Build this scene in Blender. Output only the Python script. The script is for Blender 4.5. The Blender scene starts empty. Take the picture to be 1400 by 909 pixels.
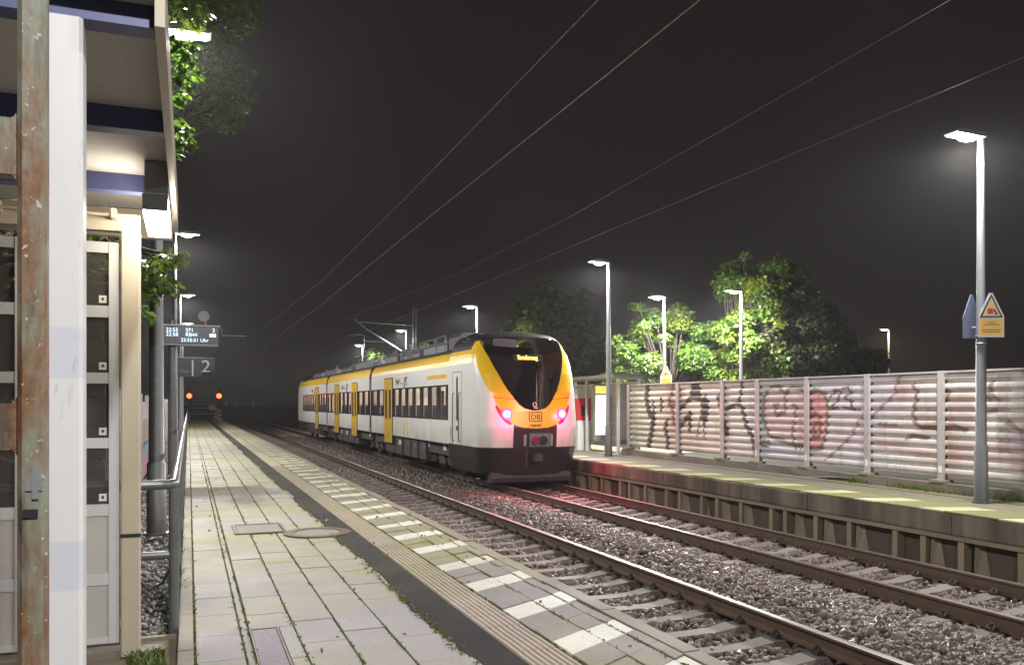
import bpy, math, random
import numpy as np
from mathutils import Vector, Matrix
random.seed(7); rng = np.random.default_rng(11)
S = bpy.context.scene; COL = S.collection
R = math.radians

# ------------------------------------------------------------------ camera, sky, exposure
CAM_H = 1.65
cam_d = bpy.data.cameras.new('camera'); cam = bpy.data.objects.new('camera', cam_d); COL.objects.link(cam)
cam.location = (0, 0, CAM_H); cam.rotation_euler = (R(90), 0, -math.atan(442/1150))
cam_d.sensor_width = 36; cam_d.lens = 1150/1400*36; cam_d.shift_y = 97/1400
cam_d.clip_start = 0.05; cam_d.clip_end = 3000
S.camera = cam
W = bpy.data.worlds.new('World'); S.world = W; W.use_nodes = True
wn = W.node_tree.nodes; wl = W.node_tree.links
bg = wn['Background']
wt = wn.new('ShaderNodeTexCoord'); wno = wn.new('ShaderNodeTexNoise'); wr = wn.new('ShaderNodeValToRGB')
wno.inputs['Scale'].default_value = 1.6; wno.inputs['Detail'].default_value = 5
wr.color_ramp.elements[0].position = .3; wr.color_ramp.elements[0].color = (.0085, .0070, .0066, 1)
wr.color_ramp.elements[1].position = .75; wr.color_ramp.elements[1].color = (.0165, .0142, .0134, 1)
wl.new(wt.outputs['Generated'], wno.inputs['Vector']); wl.new(wno.outputs['Fac'], wr.inputs['Fac'])
wl.new(wr.outputs['Color'], bg.inputs['Color']); bg.inputs['Strength'].default_value = 1.0   # night sky lit by the town
S.view_settings.view_transform = 'Standard'; S.view_settings.look = 'None'
S.view_settings.exposure = 0.12; S.view_settings.gamma = 1.0; S.view_settings.use_curve_mapping = False
try:
    S.cycles.use_light_tree = True; S.cycles.max_bounces = 6; S.cycles.use_denoising = True
    S.cycles.sample_clamp_indirect = 4
except Exception: pass

# ------------------------------------------------------------------ materials
class NT:
    def __init__(s, name):
        s.m = bpy.data.materials.new(name); s.m.use_nodes = True
        s.t = s.m.node_tree; s.n = s.t.nodes; s.l = s.t.links
        s.b = s.n['Principled BSDF']; s.out = s.n['Material Output']
        s.pos = None
    def P(s):
        if s.pos is None: s.pos = s.n.new('ShaderNodeNewGeometry').outputs['Position']
        return s.pos
    def vec(s, v, scale=(1,1,1)):
        m = s.n.new('ShaderNodeMapping'); m.inputs['Scale'].default_value = scale; s.l.new(v, m.inputs['Vector']); return m.outputs[0]
    def noise(s, scale, detail=4, stretch=(1,1,1), rough=.55):
        t = s.n.new('ShaderNodeTexNoise'); t.inputs['Scale'].default_value = scale; t.inputs['Detail'].default_value = detail
        t.inputs['Roughness'].default_value = rough
        s.l.new(s.vec(s.P(), stretch), t.inputs['Vector']); return t.outputs['Fac']
    def ramp(s, f, a, b):
        r = s.n.new('ShaderNodeMapRange'); r.inputs['From Min'].default_value = a; r.inputs['From Max'].default_value = b
        s.l.new(f, r.inputs['Value']); return r.outputs[0]
    def mix(s, f, a, b):
        m = s.n.new('ShaderNodeMix'); m.data_type = 'RGBA'
        for k, v in ((0, f), (6, a), (7, b)):
            if isinstance(v, (tuple, list)): m.inputs[k].default_value = (*v[:3], 1)
            elif isinstance(v, (int, float)): m.inputs[k].default_value = v
            else: s.l.new(v, m.inputs[k])
        return m.outputs[2]
    def mul(s, a, b):
        m = s.n.new('ShaderNodeMath'); m.operation = 'MULTIPLY'
        for k, v in ((0, a), (1, b)):
            if isinstance(v, (int, float)): m.inputs[k].default_value = v
            else: s.l.new(v, m.inputs[k])
        return m.outputs[0]
    def bright(s, c, f, lo, hi):
        h = s.n.new('ShaderNodeHueSaturation'); s.l.new(c, h.inputs['Color']) if not isinstance(c, tuple) else setattr(h.inputs['Color'], 'default_value', (*c, 1))
        s.l.new(s.ramp2(f, lo, hi), h.inputs['Value']); return h.outputs[0]
    def ramp2(s, f, lo, hi):
        r = s.n.new('ShaderNodeMapRange'); r.inputs['To Min'].default_value = lo; r.inputs['To Max'].default_value = hi
        s.l.new(f, r.inputs['Value']); return r.outputs[0]
    def rand(s): return s.n.new('ShaderNodeObjectInfo').outputs['Random']
    def island(s): return s.n.new('ShaderNodeNewGeometry').outputs['Random Per Island']
    def col(s, c):
        if isinstance(c, (tuple, list)): s.b.inputs['Base Color'].default_value = (*c[:3], 1)
        else: s.l.new(c, s.b.inputs['Base Color'])
        return s
    def set(s, rough=None, metal=None, spec=None):
        for k, v in (('Roughness', rough), ('Metallic', metal), ('Specular IOR Level', spec)):
            if v is None: continue
            if isinstance(v, (int, float)): s.b.inputs[k].default_value = v
            else: s.l.new(v, s.b.inputs[k])
        return s
    def bump(s, f, strength=.3, dist=.01):
        b = s.n.new('ShaderNodeBump'); b.inputs['Strength'].default_value = strength; b.inputs['Distance'].default_value = dist
        s.l.new(f, b.inputs['Height']); s.l.new(b.outputs[0], s.b.inputs['Normal']); return s
    def emit(s, c, st):
        s.b.inputs['Emission Color'].default_value = (*c, 1); s.b.inputs['Emission Strength'].default_value = st; return s

def simple(name, c, rough=.6, metal=0, var=.15, scale=8, bump=.0, dirt=None):
    t = NT(name); n = t.noise(scale, 5)
    lo = tuple(x*(1-var) for x in c); hi = tuple(min(1, x*(1+var)) for x in c)
    k = t.mix(n, lo, hi)
    if dirt: k = t.mix(t.mul(t.ramp(t.noise(scale*.4, 6), .5, .75), dirt[1]), k, dirt[0])
    t.col(k).set(rough, metal)
    if bump: t.bump(t.noise(scale*6, 3), bump, .01)
    return t.m
def emitter(name, c, st, base=(.8,.8,.8)):
    return NT(name).col(base).set(.4).emit(c, st).m
def glass(name, tint, mixf, rough=.04):
    t = NT(name); tr = t.n.new('ShaderNodeBsdfTransparent'); tr.inputs[0].default_value = (*tint, 1)
    gl = t.n.new('ShaderNodeBsdfGlossy'); gl.inputs['Roughness'].default_value = rough; gl.inputs[0].default_value = (.9,.9,.9,1)
    mx = t.n.new('ShaderNodeMixShader'); lw = t.n.new('ShaderNodeLayerWeight'); lw.inputs[0].default_value = .5
    pw = t.n.new('ShaderNodeMath'); pw.operation = 'POWER'; pw.inputs[1].default_value = 4; t.l.new(lw.outputs['Facing'], pw.inputs[0])
    rf = t.ramp2(pw.outputs[0], mixf*.25, mixf*3)
    t.l.new(rf, mx.inputs[0]); t.l.new(tr.outputs[0], mx.inputs[1]); t.l.new(gl.outputs[0], mx.inputs[2])
    t.l.new(mx.outputs[0], t.out.inputs['Surface']); t.n.remove(t.b); return t.m

M = {}
def concrete(name, c, moss=.5, speck=.25, per=.12, purple=.0, mossc=(.245,.235,.070), rough=.75, mscale=.35):
    t = NT(name)
    n1 = t.noise(90, 2); n2 = t.noise(1.3, 6); n3 = t.noise(mscale, 6, (.35, 1, 1), .65); n4 = t.noise(9, 6)
    k = t.mix(n1, tuple(x*(1-speck) for x in c), tuple(x*(1+speck) for x in c))
    k = t.mix(t.mul(t.ramp(n2, .38, .62), .5), k, tuple(x*.62 for x in c))
    k = t.bright(k, t.rand(), 1-per, 1+per)
    if moss: 
        k = t.mix(t.ramp(t.noise(.55, 3, (.25,1,1)), .42, .60), k, tuple(x*y for x,y in zip(c,(.97,.97,.90))))
        sy = t.n.new('ShaderNodeSeparateXYZ'); t.l.new(t.P(), sy.inputs[0]); ad = t.n.new('ShaderNodeMath'); ad.operation='ADD'
        t.l.new(n3, ad.inputs[0]); t.l.new(t.mul(t.ramp(sy.outputs[1], 10, 55), .17), ad.inputs[1]); sb2 = t.n.new('ShaderNodeMath'); sb2.operation='SUBTRACT'; t.l.new(ad.outputs[0], sb2.inputs[0]); t.l.new(t.mul(t.ramp(sy.outputs[1], 10, 5), .10), sb2.inputs[1]); n3 = sb2.outputs[0]   # mossier towards the little used far end
        mf = t.mul(t.mul(t.ramp(n3, .38, .56), t.ramp2(t.ramp(n4, .28, .62), .35, 1)), moss)
        k = t.mix(mf, k, mossc)
    k = t.mix(t.mul(t.ramp(t.noise(34,3),.56,.70),.55), k, tuple(x*.50 for x in c)); k = t.mix(t.mul(t.ramp(t.noise(21,4),.62,.72),.35), k, tuple(min(1,x*1.45) for x in c))
    t.col(k).set(t.ramp2(n2, rough-.25, rough+.1)).bump(n1, .35, .005)
    return t.m
M['slab'] = concrete('paving_concrete', (.285,.265,.285), moss=.8, per=.07)
M['edge_slab'] = concrete('edge_concrete', (.185,.165,.175), moss=.85, per=.08, mscale=.3)
M['white_slab'] = concrete('white_stripe_paint', (.62,.61,.58), moss=.45, speck=.12, per=.06)
M['tactile'] = concrete('tactile_concrete', (.40,.335,.30), moss=.6, speck=.15, per=.06)
M['coping'] = concrete('coping_concrete', (.21,.175,.14), moss=.35)
M['joint'] = simple('joint_soil', (.055,.055,.03), .95, var=.5, scale=5)
M['asphalt'] = concrete('asphalt_strip', (.020,.018,.021), moss=.10, speck=.4, rough=.95); M['asphalt'].node_tree.nodes['Principled BSDF'].inputs['Specular IOR Level'].default_value=.2
M['asphalt2'] = concrete('platform_asphalt', (.13,.118,.11), moss=.45, speck=.3, rough=.6)
M['mossy_slab'] = concrete('mossy_edge_concrete', (.17,.165,.10), moss=1.0, mossc=(.17,.185,.03), mscale=.8)
M['mossy_white'] = concrete('mossy_white_paint', (.52,.50,.36), moss=.55, mossc=(.26,.27,.08))
M['wall_conc'] = concrete('platform_wall_concrete', (.25,.20,.135), moss=.15, per=.2, mossc=(.10,.09,.04))
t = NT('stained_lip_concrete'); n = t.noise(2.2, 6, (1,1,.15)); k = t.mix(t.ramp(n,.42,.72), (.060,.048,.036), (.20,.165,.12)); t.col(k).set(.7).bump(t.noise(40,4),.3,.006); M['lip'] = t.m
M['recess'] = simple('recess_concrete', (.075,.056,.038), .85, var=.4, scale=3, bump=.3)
M['sleeper'] = concrete('sleeper_concrete', (.155,.128,.112), moss=0, speck=.25, per=.25)
M['ballast'] = simple('ballast_fines', (.075,.060,.052), .9, var=.5, scale=30, bump=.8)
t = NT('ballast_stone'); i = t.island(); n = t.noise(25,3)
r_ = t.n.new('ShaderNodeValToRGB'); e = r_.color_ramp.elements
e[0].color = (.040,.024,.018,1); e[1].color = (.20,.155,.135,1); x_ = e.new(.6); x_.color = (.100,.060,.044,1)
t.l.new(i, r_.inputs[0]); t.col(t.mix(n, r_.outputs[0], (.080,.055,.045))).set(t.ramp2(i,.38,.7), 0, .5); M['stone'] = t.m
t = NT('garden_gravel'); i = t.island(); t.col(t.mix(i,(.09,.08,.075),(.30,.28,.28))).set(.5); M['gravel_stone'] = t.m
M['gravel'] = simple('gravel_soil', (.07,.06,.05), .95, var=.5, scale=20, bump=.8)
M['soil'] = simple('dark_soil', (.035,.032,.022), .95, var=.5, scale=2, bump=.5)
M['rail_side'] = simple('rusty_rail', (.105,.066,.045), .55, .3, var=.3, scale=12)
M['rail_top'] = simple('polished_rail', (.20,.185,.175), .42, 1.0, var=.08, scale=20)
M['clip'] = simple('clip_iron', (.05,.04,.035), .6, .4, scale=30)
M['galv'] = simple('galvanised_steel', (.27,.28,.29), .5, .45, var=.18, scale=14)
M['pole_steel'] = simple('grey_lamp_pole', (.095,.10,.105), .5, .25, var=.22, scale=9, dirt=((.09,.075,.06),.35))
M['galv_dark'] = simple('weathered_dark_steel', (.115,.118,.12), .45, .4, var=.3, scale=10)
M['pipe'] = simple('grey_painted_pipe', (.17,.185,.19), .35, .5, var=.2, scale=10, dirt=((.12,.09,.06),.4))
M['beige'] = simple('beige_painted_metal', (.50,.44,.34), .45, .0, var=.06, scale=5, dirt=((.30,.24,.16),.25))
M['silver'] = simple('aluminium_frame', (.60,.60,.61), .45, .15, var=.08, scale=6, dirt=((.30,.28,.26),.3))
M['panel_grey'] = simple('grey_infill_panel', (.47,.45,.425), .55, .0, var=.06, scale=3, dirt=((.22,.19,.15),.35))
M['blue_beam'] = simple('dark_blue_beam', (.075,.09,.21), .45, .1, var=.2, scale=6)
t = NT('wood_cement_board'); n = t.noise(3, 7, (1.2,8,1)); n2 = t.noise(26,4,(1,3.5,1)); k = t.mix(n, (.46,.43,.405), (.57,.54,.51)); k = t.mix(t.mul(t.ramp(n2,.58,.75),.6), k, (.16,.14,.125)); t.col(k).set(.8).bump(n2,.2,.003); M['board'] = t.m
# white post; bluish bands put a colour cast of the light into it
t = NT('white_painted_post'); sx = t.n.new('ShaderNodeSeparateXYZ'); t.l.new(t.P(), sx.inputs[0])
n = t.noise(3,5,(1,1,.5)); add = t.n.new('ShaderNodeMath'); add.operation='ADD'; t.l.new(sx.outputs[2], add.inputs[0]); t.l.new(t.mul(n,.03), add.inputs[1])
zz = add.outputs[0]
def band(t, z, a, b):
    return t.mul(t.ramp(z, a-.004, a+.004), t.ramp(z, b+.004, b-.004))
k = t.mix(t.noise(6,6), (.66,.67,.69), (.76,.76,.76))
for a, b in ((1.02,1.19), (1.75,1.93)):
    k = t.mix(t.mul(band(t, zz, a, b), .38), k, (.47,.50,.66))
k = t.mix(t.mul(t.ramp(t.noise(22,5,(1,1,.25)),.62,.72),.5), k, (.36,.32,.29))
t.col(k).set(.38).bump(t.noise(30,3),.08,.003); M['white_post'] = t.m
t = NT('rusted_green_paint'); n = t.noise(8,8,(1,1,.32),.68); n2 = t.noise(38,4); n3 = t.noise(14,5)
k = t.mix(n3, (.17,.185,.135), (.25,.265,.21)); k = t.mix(t.ramp(n,.40,.56), k, t.mix(n2,(.085,.034,.014),(.27,.13,.060))); k = t.mix(t.mul(t.ramp(t.noise(20,6,(1,1,.2)),.56,.68),.8), k, (.060,.035,.022))
k = t.mix(t.mul(t.ramp(t.noise(60,2),.68,.72),.8), k, (.5,.47,.42))
t.col(k).set(t.ramp2(n,.35,.8)).bump(t.mix(.5,n,n2),.55,.006); M['rust'] = t.m
M['pane'] = glass('shelter_glass', (.62,.63,.63), .12, .03)
_m=M['pane'].node_tree; _o=_m.nodes['Material Output']; _pv=_o.inputs['Surface'].links[0].from_socket
_df=_m.nodes.new('ShaderNodeBsdfDiffuse'); _df.inputs[0].default_value=(.42,.38,.35,1); _mx=_m.nodes.new('ShaderNodeMixShader')
_ns=_m.nodes.new('ShaderNodeTexNoise'); _ns.inputs['Scale'].default_value=4; _ns.inputs['Detail'].default_value=7; _mr=_m.nodes.new('ShaderNodeMapRange'); _mr.inputs['To Min'].default_value=.02; _mr.inputs['To Max'].default_value=.15
_m.links.new(_ns.outputs[0],_mr.inputs[0]); _m.links.new(_mr.outputs[0],_mx.inputs[0]); _m.links.new(_pv,_mx.inputs[1]); _m.links.new(_df.outputs[0],_mx.inputs[2]); _m.links.new(_mx.outputs[0],_o.inputs['Surface'])   # pale diffuse film imitating reflections in the panes
M['train_glass'] = glass('tinted_train_glass', (.90,.87,.84), .07, .02)
M['cab_glass'] = glass('tinted_cab_glass', (.52,.40,.42), .30, .03)
def paint(name, c, rough=.42, var=.05, dirt=.12):
    t = NT(name); n = t.noise(2.5,6,(1,.6,2)); k = t.mix(n, tuple(x*(1-var) for x in c), tuple(min(1,x*(1+var)) for x in c))
    k = t.mix(t.mul(t.ramp(t.noise(5,7,(1,1,.3)),.5,.8),dirt), k, tuple(x*.45+.02 for x in c))
    if dirt > .1:
        sx = t.n.new('ShaderNodeSeparateXYZ'); t.l.new(t.P(), sx.inputs[0])
        k = t.mix(t.mul(t.mul(t.ramp(sx.outputs[2], 1.0, .42), t.ramp(t.noise(3,6,(1,1,.25)),.30,.65)), .55), k, (.20,.165,.13))   # brake dust along the lower body
        k = t.mix(t.mul(t.ramp(t.noise(4,6,(1,1,.10)),.60,.78),.30), k, (.25,.23,.20))
    t.col(k).set(rough); t.b.inputs['Coat Weight'].default_value=.06; t.b.inputs['Coat Roughness'].default_value=.2
    return t.m
M['train_white'] = paint('train_white_paint', (.64,.63,.59))
M['train_yellow'] = paint('train_yellow_paint', (.74,.46,.010), .3)
M['train_black'] = paint('train_black_paint', (.020,.016,.017), .35, dirt=.08)
M['band_black'] = simple('window_band_black', (.020,.017,.018), .22, var=.3)
M['under'] = simple('underframe_grime', (.045,.036,.033), .75, .1, var=.4, scale=4, bump=.2)
M['roof_dark'] = simple('roof_grey', (.055,.055,.060), .55, .2, var=.35, scale=4)
M['roof_mid'] = simple('roof_box_grey', (.13,.13,.14), .5, .2, var=.3, scale=5)
M['rubber'] = simple('gangway_rubber', (.014,.013,.013), .8, var=.3)
M['lining'] = simple('carriage_lining', (.62,.58,.54), .5, var=.05)
M['seat'] = simple('seat_cloth', (.035,.037,.075), .8, var=.3)
M['strip'] = emitter('carriage_ceiling_light', (1,.92,.80), 19)
M['led'] = emitter('lamp_led_lens', (1,.98,.95), 55)
M['led_warm'] = emitter('lamp_warm_lens', (1.0,.78,.45), 40)
M['tube'] = emitter('shelter_tube_light', (1,.90,.74), 32)
M['tail'] = emitter('tail_light_core', (1,.42,.60), 14)
M['tail_ring'] = emitter('tail_light_ring', (1,.03,.16), 5, (.3,.02,.03))
M['pocket'] = simple('lamp_pocket_red', (.20,.02,.035), .3)
M['amber'] = emitter('amber_led_text', (1,.42,.02), 7)
M['blue_text'] = emitter('blue_led_text', (.45,.75,1), 1.5)
M['display'] = simple('display_housing', (.022,.028,.045), .35, var=.2)
M['sign_blue'] = simple('navy_sign', (.007,.008,.013), .4, var=.2)
M['white'] = simple('white_lettering', (.62,.62,.62), .5, var=.08)
M['dark_text'] = simple('dark_lettering', (.035,.028,.024), .5, var=.1)
M['brown_text'] = simple('brown_lettering', (.10,.05,.012), .45, var=.1)
M['sign_yellow'] = simple('sign_yellow', (.74,.42,.045), .4, var=.06)
M['sign_cream'] = simple('sign_triangle_orange', (.72,.43,.17), .4, var=.06)
M['sign_black'] = simple('sign_black', (.02,.018,.018), .5, var=.1)
M['sign_red'] = simple('sign_red', (.42,.03,.03), .5, var=.1)
M['sign_back'] = simple('sign_back_metal', (.17,.21,.33), .45, .3, var=.1)
M['orange_disc'] = simple('orange_disc', (.75,.22,.05), .5, var=.05)
M['red_sig'] = emitter('signal_red_lens', (1,.075,.02), 7)
M['poster'] = emitter('backlit_poster', (1,.97,.92), 1.1)
M['poster_head'] = emitter('backlit_header', (1,.80,.03), .8)
M['machine_red'] = simple('machine_red', (.50,.025,.03), .4, var=.08)
M['bark'] = simple('bark', (.075,.060,.045), .9, var=.45, scale=18, bump=.8)
M['wire'] = simple('copper_wire', (.27,.26,.26), .5, .3, var=.1)
M['red_white'] = simple('barrier_red', (.55,.03,.03), .5)
M['fence_board'] = simple('weathered_board', (.19,.15,.145), .8, var=.3, scale=9)
M['wood'] = simple('worn_cover_plate', (.155,.125,.155), .6, .2, var=.5, scale=22, bump=.4)
M['iron'] = simple('cast_iron_cover', (.115,.088,.060), .55, .4, var=.35, scale=16, bump=.4)
M['cover'] = simple('concrete_cover', (.20,.18,.15), .75, var=.2, scale=14)
M['rubber_cable'] = simple('black_cable', (.02,.02,.02), .5)
M['sticker'] = simple('white_sticker', (.7,.7,.68), .5, var=.05)
M['insul'] = simple('insulator', (.16,.06,.04), .35)
def leafmat(name, a, b, c=None):
    t = NT(name); i = t.island(); n = t.noise(.9, 3)
    k = t.mix(i, a, b)
    if c: k = t.mix(t.mul(t.ramp(n,.50,.62),.75), k, c)
    t.col(k).set(.38); t.b.inputs['Transmission Weight'].default_value = 0
    tl = t.n.new('ShaderNodeBsdfTranslucent'); mx = t.n.new('ShaderNodeMixShader'); mx.inputs[0].default_value = .30
    if hasattr(k,'links'): t.l.new(k, tl.inputs[0])
    t.l.new(t.b.outputs[0], mx.inputs[1]); t.l.new(tl.outputs[0], mx.inputs[2]); t.l.new(mx.outputs[0], t.out.inputs['Surface'])
    return t.m
M['leaf'] = leafmat('leaf_green', (.040,.110,.012), (.125,.210,.035), (.15,.19,.02))
M['leaf_y'] = leafmat('leaf_yellow_green', (.045,.120,.012), (.140,.215,.030), (.20,.21,.015))
M['leaf_d'] = leafmat('leaf_dark', (.040,.058,.020), (.095,.105,.038))
M['grass'] = leafmat('grass_blade', (.050,.090,.014), (.14,.17,.035))
t = NT('barrier_paint'); a = t.n.new('ShaderNodeAttribute'); a.attribute_name = 'paint'
n = t.noise(3,6,(1,.5,2)); k = t.mix(t.mul(t.ramp(n,.5,.8),.35), a.outputs['Color'], (.16,.13,.11)); k = t.mix(t.mul(t.ramp(t.noise(1.1,7,(1,1,.35)),.54,.70),.5), k, (.27,.13,.075)); k = t.mix(t.mul(t.ramp(t.noise(7,6,(1,1,.12)),.58,.75),.5), k, (.12,.10,.085)); k = t.bright(k, t.noise(40,3), .9, 1.1)
t.col(k).set(.5, .1).bump(t.noise(60,2),.1,.003); M['barrier'] = t.m
M['barrier_post'] = simple('barrier_post_steel', (.42,.40,.40), .45, .3, var=.15, scale=5, dirt=((.20,.12,.08),.5))
M['plinth'] = simple('plinth_concrete', (.10,.085,.065), .85, var=.4, scale=6, bump=.5)
M['left_wall'] = simple('left_barrier_paint', (.26,.27,.31), .6, var=.35, scale=2.2)

# ------------------------------------------------------------------ mesh helpers
ORG = {}
def empty(name, label, cat, loc=(0,0,0), group=None, kind=None):
    o = bpy.data.objects.new(name, None); COL.objects.link(o); o.location = loc; o.empty_display_size = .2
    if label: o['label'] = label
    if cat: o['category'] = cat
    if group: o['group'] = group
    if kind: o['kind'] = kind
    ORG[o] = Vector(loc); return o
def tag(o, label, cat, group=None):
    o['label'] = label; o['category'] = cat
    if group: o['group'] = group
    return o
class MB:
    def __init__(s): s.v = []; s.f = []; s.mi = []; s.sm = []
    def add(s, vs, fs, mi=0, smooth=False):
        b = len(s.v); s.v += [tuple(v) for v in vs]
        for f in fs: s.f.append(tuple(b+i for i in f)); s.mi.append(mi); s.sm.append(smooth)
        return s
    def box(s, x0, x1, y0, y1, z0, z1, mi=0, ch=0.0):
        x0,x1=min(x0,x1),max(x0,x1); y0,y1=min(y0,y1),max(y0,y1); z0,z1=min(z0,z1),max(z0,z1)
        if ch <= 0:
            vs = [(x0,y0,z0),(x1,y0,z0),(x1,y1,z0),(x0,y1,z0),(x0,y0,z1),(x1,y0,z1),(x1,y1,z1),(x0,y1,z1)]
            return s.add(vs, [(3,2,1,0),(4,5,6,7),(0,1,5,4),(1,2,6,5),(2,3,7,6),(3,0,4,7)], mi)
        c = min(ch, (x1-x0)*.4, (y1-y0)*.4, (z1-z0)*.4)   # top edges chamfered
        vs = [(x0,y0,z0),(x1,y0,z0),(x1,y1,z0),(x0,y1,z0),(x0,y0,z1-c),(x1,y0,z1-c),(x1,y1,z1-c),(x0,y1,z1-c),
              (x0+c,y0+c,z1),(x1-c,y0+c,z1),(x1-c,y1-c,z1),(x0+c,y1-c,z1)]
        return s.add(vs, [(3,2,1,0),(8,9,10,11),(0,1,5,4),(1,2,6,5),(2,3,7,6),(3,0,4,7),(4,5,9,8),(5,6,10,9),(6,7,11,10),(7,4,8,11)], mi)
    def rbox(s, x0,x1,y0,y1,z0,z1, r=.01, mi=0):  # vertical edges chamfered
        c=r; vs=[]; ring=[(x0+c,y0),(x1-c,y0),(x1,y0+c),(x1,y1-c),(x1-c,y1),(x0+c,y1),(x0,y1-c),(x0,y0+c)]
        for z in (z0,z1): vs += [(x,y,z) for x,y in ring]
        return s.add(vs, [tuple(range(7,-1,-1)), tuple(range(8,16))]+[(i,(i+1)%8,8+(i+1)%8,8+i) for i in range(8)], mi)
    def tube(s, pts, r, n=8, mi=0, cap=True, smooth=True):
        pts = [Vector(p) for p in pts]; m = len(pts); rs = r if isinstance(r,(list,tuple)) else [r]*m
        vs = []; ref = None
        for i, p in enumerate(pts):
            d = (pts[min(i+1,m-1)]-pts[max(i-1,0)]).normalized()
            if ref is None: ref = Vector((0,0,1)) if abs(d.z) < .9 else Vector((1,0,0))
            a = d.cross(ref).normalized(); b = d.cross(a).normalized(); ref = -b if b.dot(ref) < 0 else b
            ref = a.cross(d).normalized()
            for k in range(n):
                t = 2*math.pi*k/n; vs.append(p + a*(math.cos(t)*rs[i]) + ref*(math.sin(t)*rs[i]))
        fs = [(i*n+k, i*n+(k+1)%n, (i+1)*n+(k+1)%n, (i+1)*n+k) for i in range(m-1) for k in range(n)]
        s.add(vs, fs, mi, smooth)
        if cap: s.add(vs[:n], [tuple(range(n-1,-1,-1))], mi); s.add(vs[-n:], [tuple(range(n))], mi)
        return s
    def disc(s, c, nrm, r, h, n=20, mi=0, mtop=None):
        nrm = Vector(nrm).normalized(); c = Vector(c)
        s.tube([c, c+nrm*h], r, n, mi, True, False)
        return s
    def prism(s, prof, axis, a, b, mi=0, smooth=False):  # prof in the two other axes
        n = len(prof); vs = []
        for q in (a, b):
            for (u, w) in prof:
                vs.append((q,u,w) if axis=='x' else (u,q,w) if axis=='y' else (u,w,q))
        return s.add(vs, [tuple(range(n-1,-1,-1)), tuple(range(n,2*n))]+[(i,(i+1)%n,n+(i+1)%n,n+i) for i in range(n)], mi, smooth)
    def build(s, name, mats, parent=None, label=None, kind=None, fixn=True):
        me = bpy.data.meshes.new(name)
        off = ORG.get(parent, Vector((0,0,0))) if parent else Vector((0,0,0))
        vs = [(x-off.x, y-off.y, z-off.z) for x,y,z in s.v]
        me.from_pydata(vs, [], s.f)
        for m in (mats if isinstance(mats,(list,tuple)) else [mats]): me.materials.append(m)
        me.polygons.foreach_set('material_index', s.mi); me.polygons.foreach_set('use_smooth', s.sm)
        me.update()
        if fixn and len(s.f) < 20000:
            import bmesh
            bm = bmesh.new(); bm.from_mesh(me); bmesh.ops.recalc_face_normals(bm, faces=bm.faces); bm.to_mesh(me); bm.free()
        o = bpy.data.objects.new(name, me); COL.objects.link(o)
        if parent: o.parent = parent; ORG[o] = off
        if label: o['label'] = label
        if kind: o['kind'] = kind
        return o
def mesh_np(name, verts, faces, mat, parent=None, kind=None, smooth=False):
    """verts (N,3), faces (M,k): all faces of one size"""
    me = bpy.data.meshes.new(name); off = np.array(ORG.get(parent, (0,0,0))) if parent else 0
    verts = np.asarray(verts, np.float32) - off; faces = np.asarray(faces, np.int32); m, k = faces.shape
    me.vertices.add(len(verts)); me.vertices.foreach_set('co', verts.astype(np.float32).ravel())
    me.loops.add(m*k); me.loops.foreach_set('vertex_index', faces.ravel())
    me.polygons.add(m); me.polygons.foreach_set('loop_start', np.arange(0, m*k, k, dtype=np.int32))
    try: me.polygons.foreach_set('loop_total', np.full(m, k, np.int32))
    except Exception: pass
    if smooth: me.polygons.foreach_set('use_smooth', np.ones(m, bool))
    me.materials.append(mat); me.update(calc_edges=True); me.validate()
    o = bpy.data.objects.new(name, me); COL.objects.link(o)
    if parent: o.parent = parent; ORG[o] = ORG.get(parent, Vector((0,0,0)))
    if kind: o['kind'] = kind
    return o
def copy_to(o, delta, parent):
    c = o.copy(); COL.objects.link(c); c.parent = parent; c.location = Vector(o.location)+Vector(delta); return c
def dup(root, loc, label, group=None, rz=0.0):
    r = root.copy(); COL.objects.link(r); r.location = loc; r.rotation_euler = (0,0,rz); r['label'] = label
    if group: r['group'] = group
    for ch in root.children:
        c = ch.copy(); COL.objects.link(c); c.parent = r
        for g in ch.children:
            d = g.copy(); COL.objects.link(d); d.parent = c
    return r
DG = None
TXT = {}
def prep_text(strings):
    for s_, sh in strings:
        cu = bpy.data.curves.new('t', 'FONT'); cu.body = s_; cu.align_x = 'CENTER'; cu.align_y = 'CENTER'; cu.size = 1; cu.extrude = .004; cu.shear = sh; cu.resolution_u = 3
        ob = bpy.data.objects.new('t', cu); COL.objects.link(ob)
        dg = bpy.context.evaluated_depsgraph_get(); dg.update()
        TXT[s_] = bpy.data.meshes.new_from_object(ob.evaluated_get(dg)); COL.objects.unlink(ob); bpy.data.objects.remove(ob)
prep_text([('Sonderzug',0),('DB',0),('1440 891',0),('bw',0),('gt',.25),('22:55',0),('22:58',0),('S71',0),('RB44',0),('2',0),('22:55:51 Uhr',0),('1',0),('| 2',0),('Gleis',0)])
def text(name, s_, loc, xdir, ydir, size, mat, parent, wid=1.0):
    me = TXT[s_].copy(); me.materials.clear(); me.materials.append(mat)
    x = Vector(xdir).normalized(); y = Vector(ydir).normalized(); z = x.cross(y)
    off = ORG.get(parent, Vector((0,0,0)))
    mtx = Matrix(((x.x*size*wid,y.x*size,z.x),(x.y*size*wid,y.y*size,z.y),(x.z*size*wid,y.z*size,z.z)))
    for v in me.vertices: v.co = mtx @ v.co + Vector(loc) - off
    o = bpy.data.objects.new(name, me); COL.objects.link(o); o.parent = parent; ORG[o] = off
    return o

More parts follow.
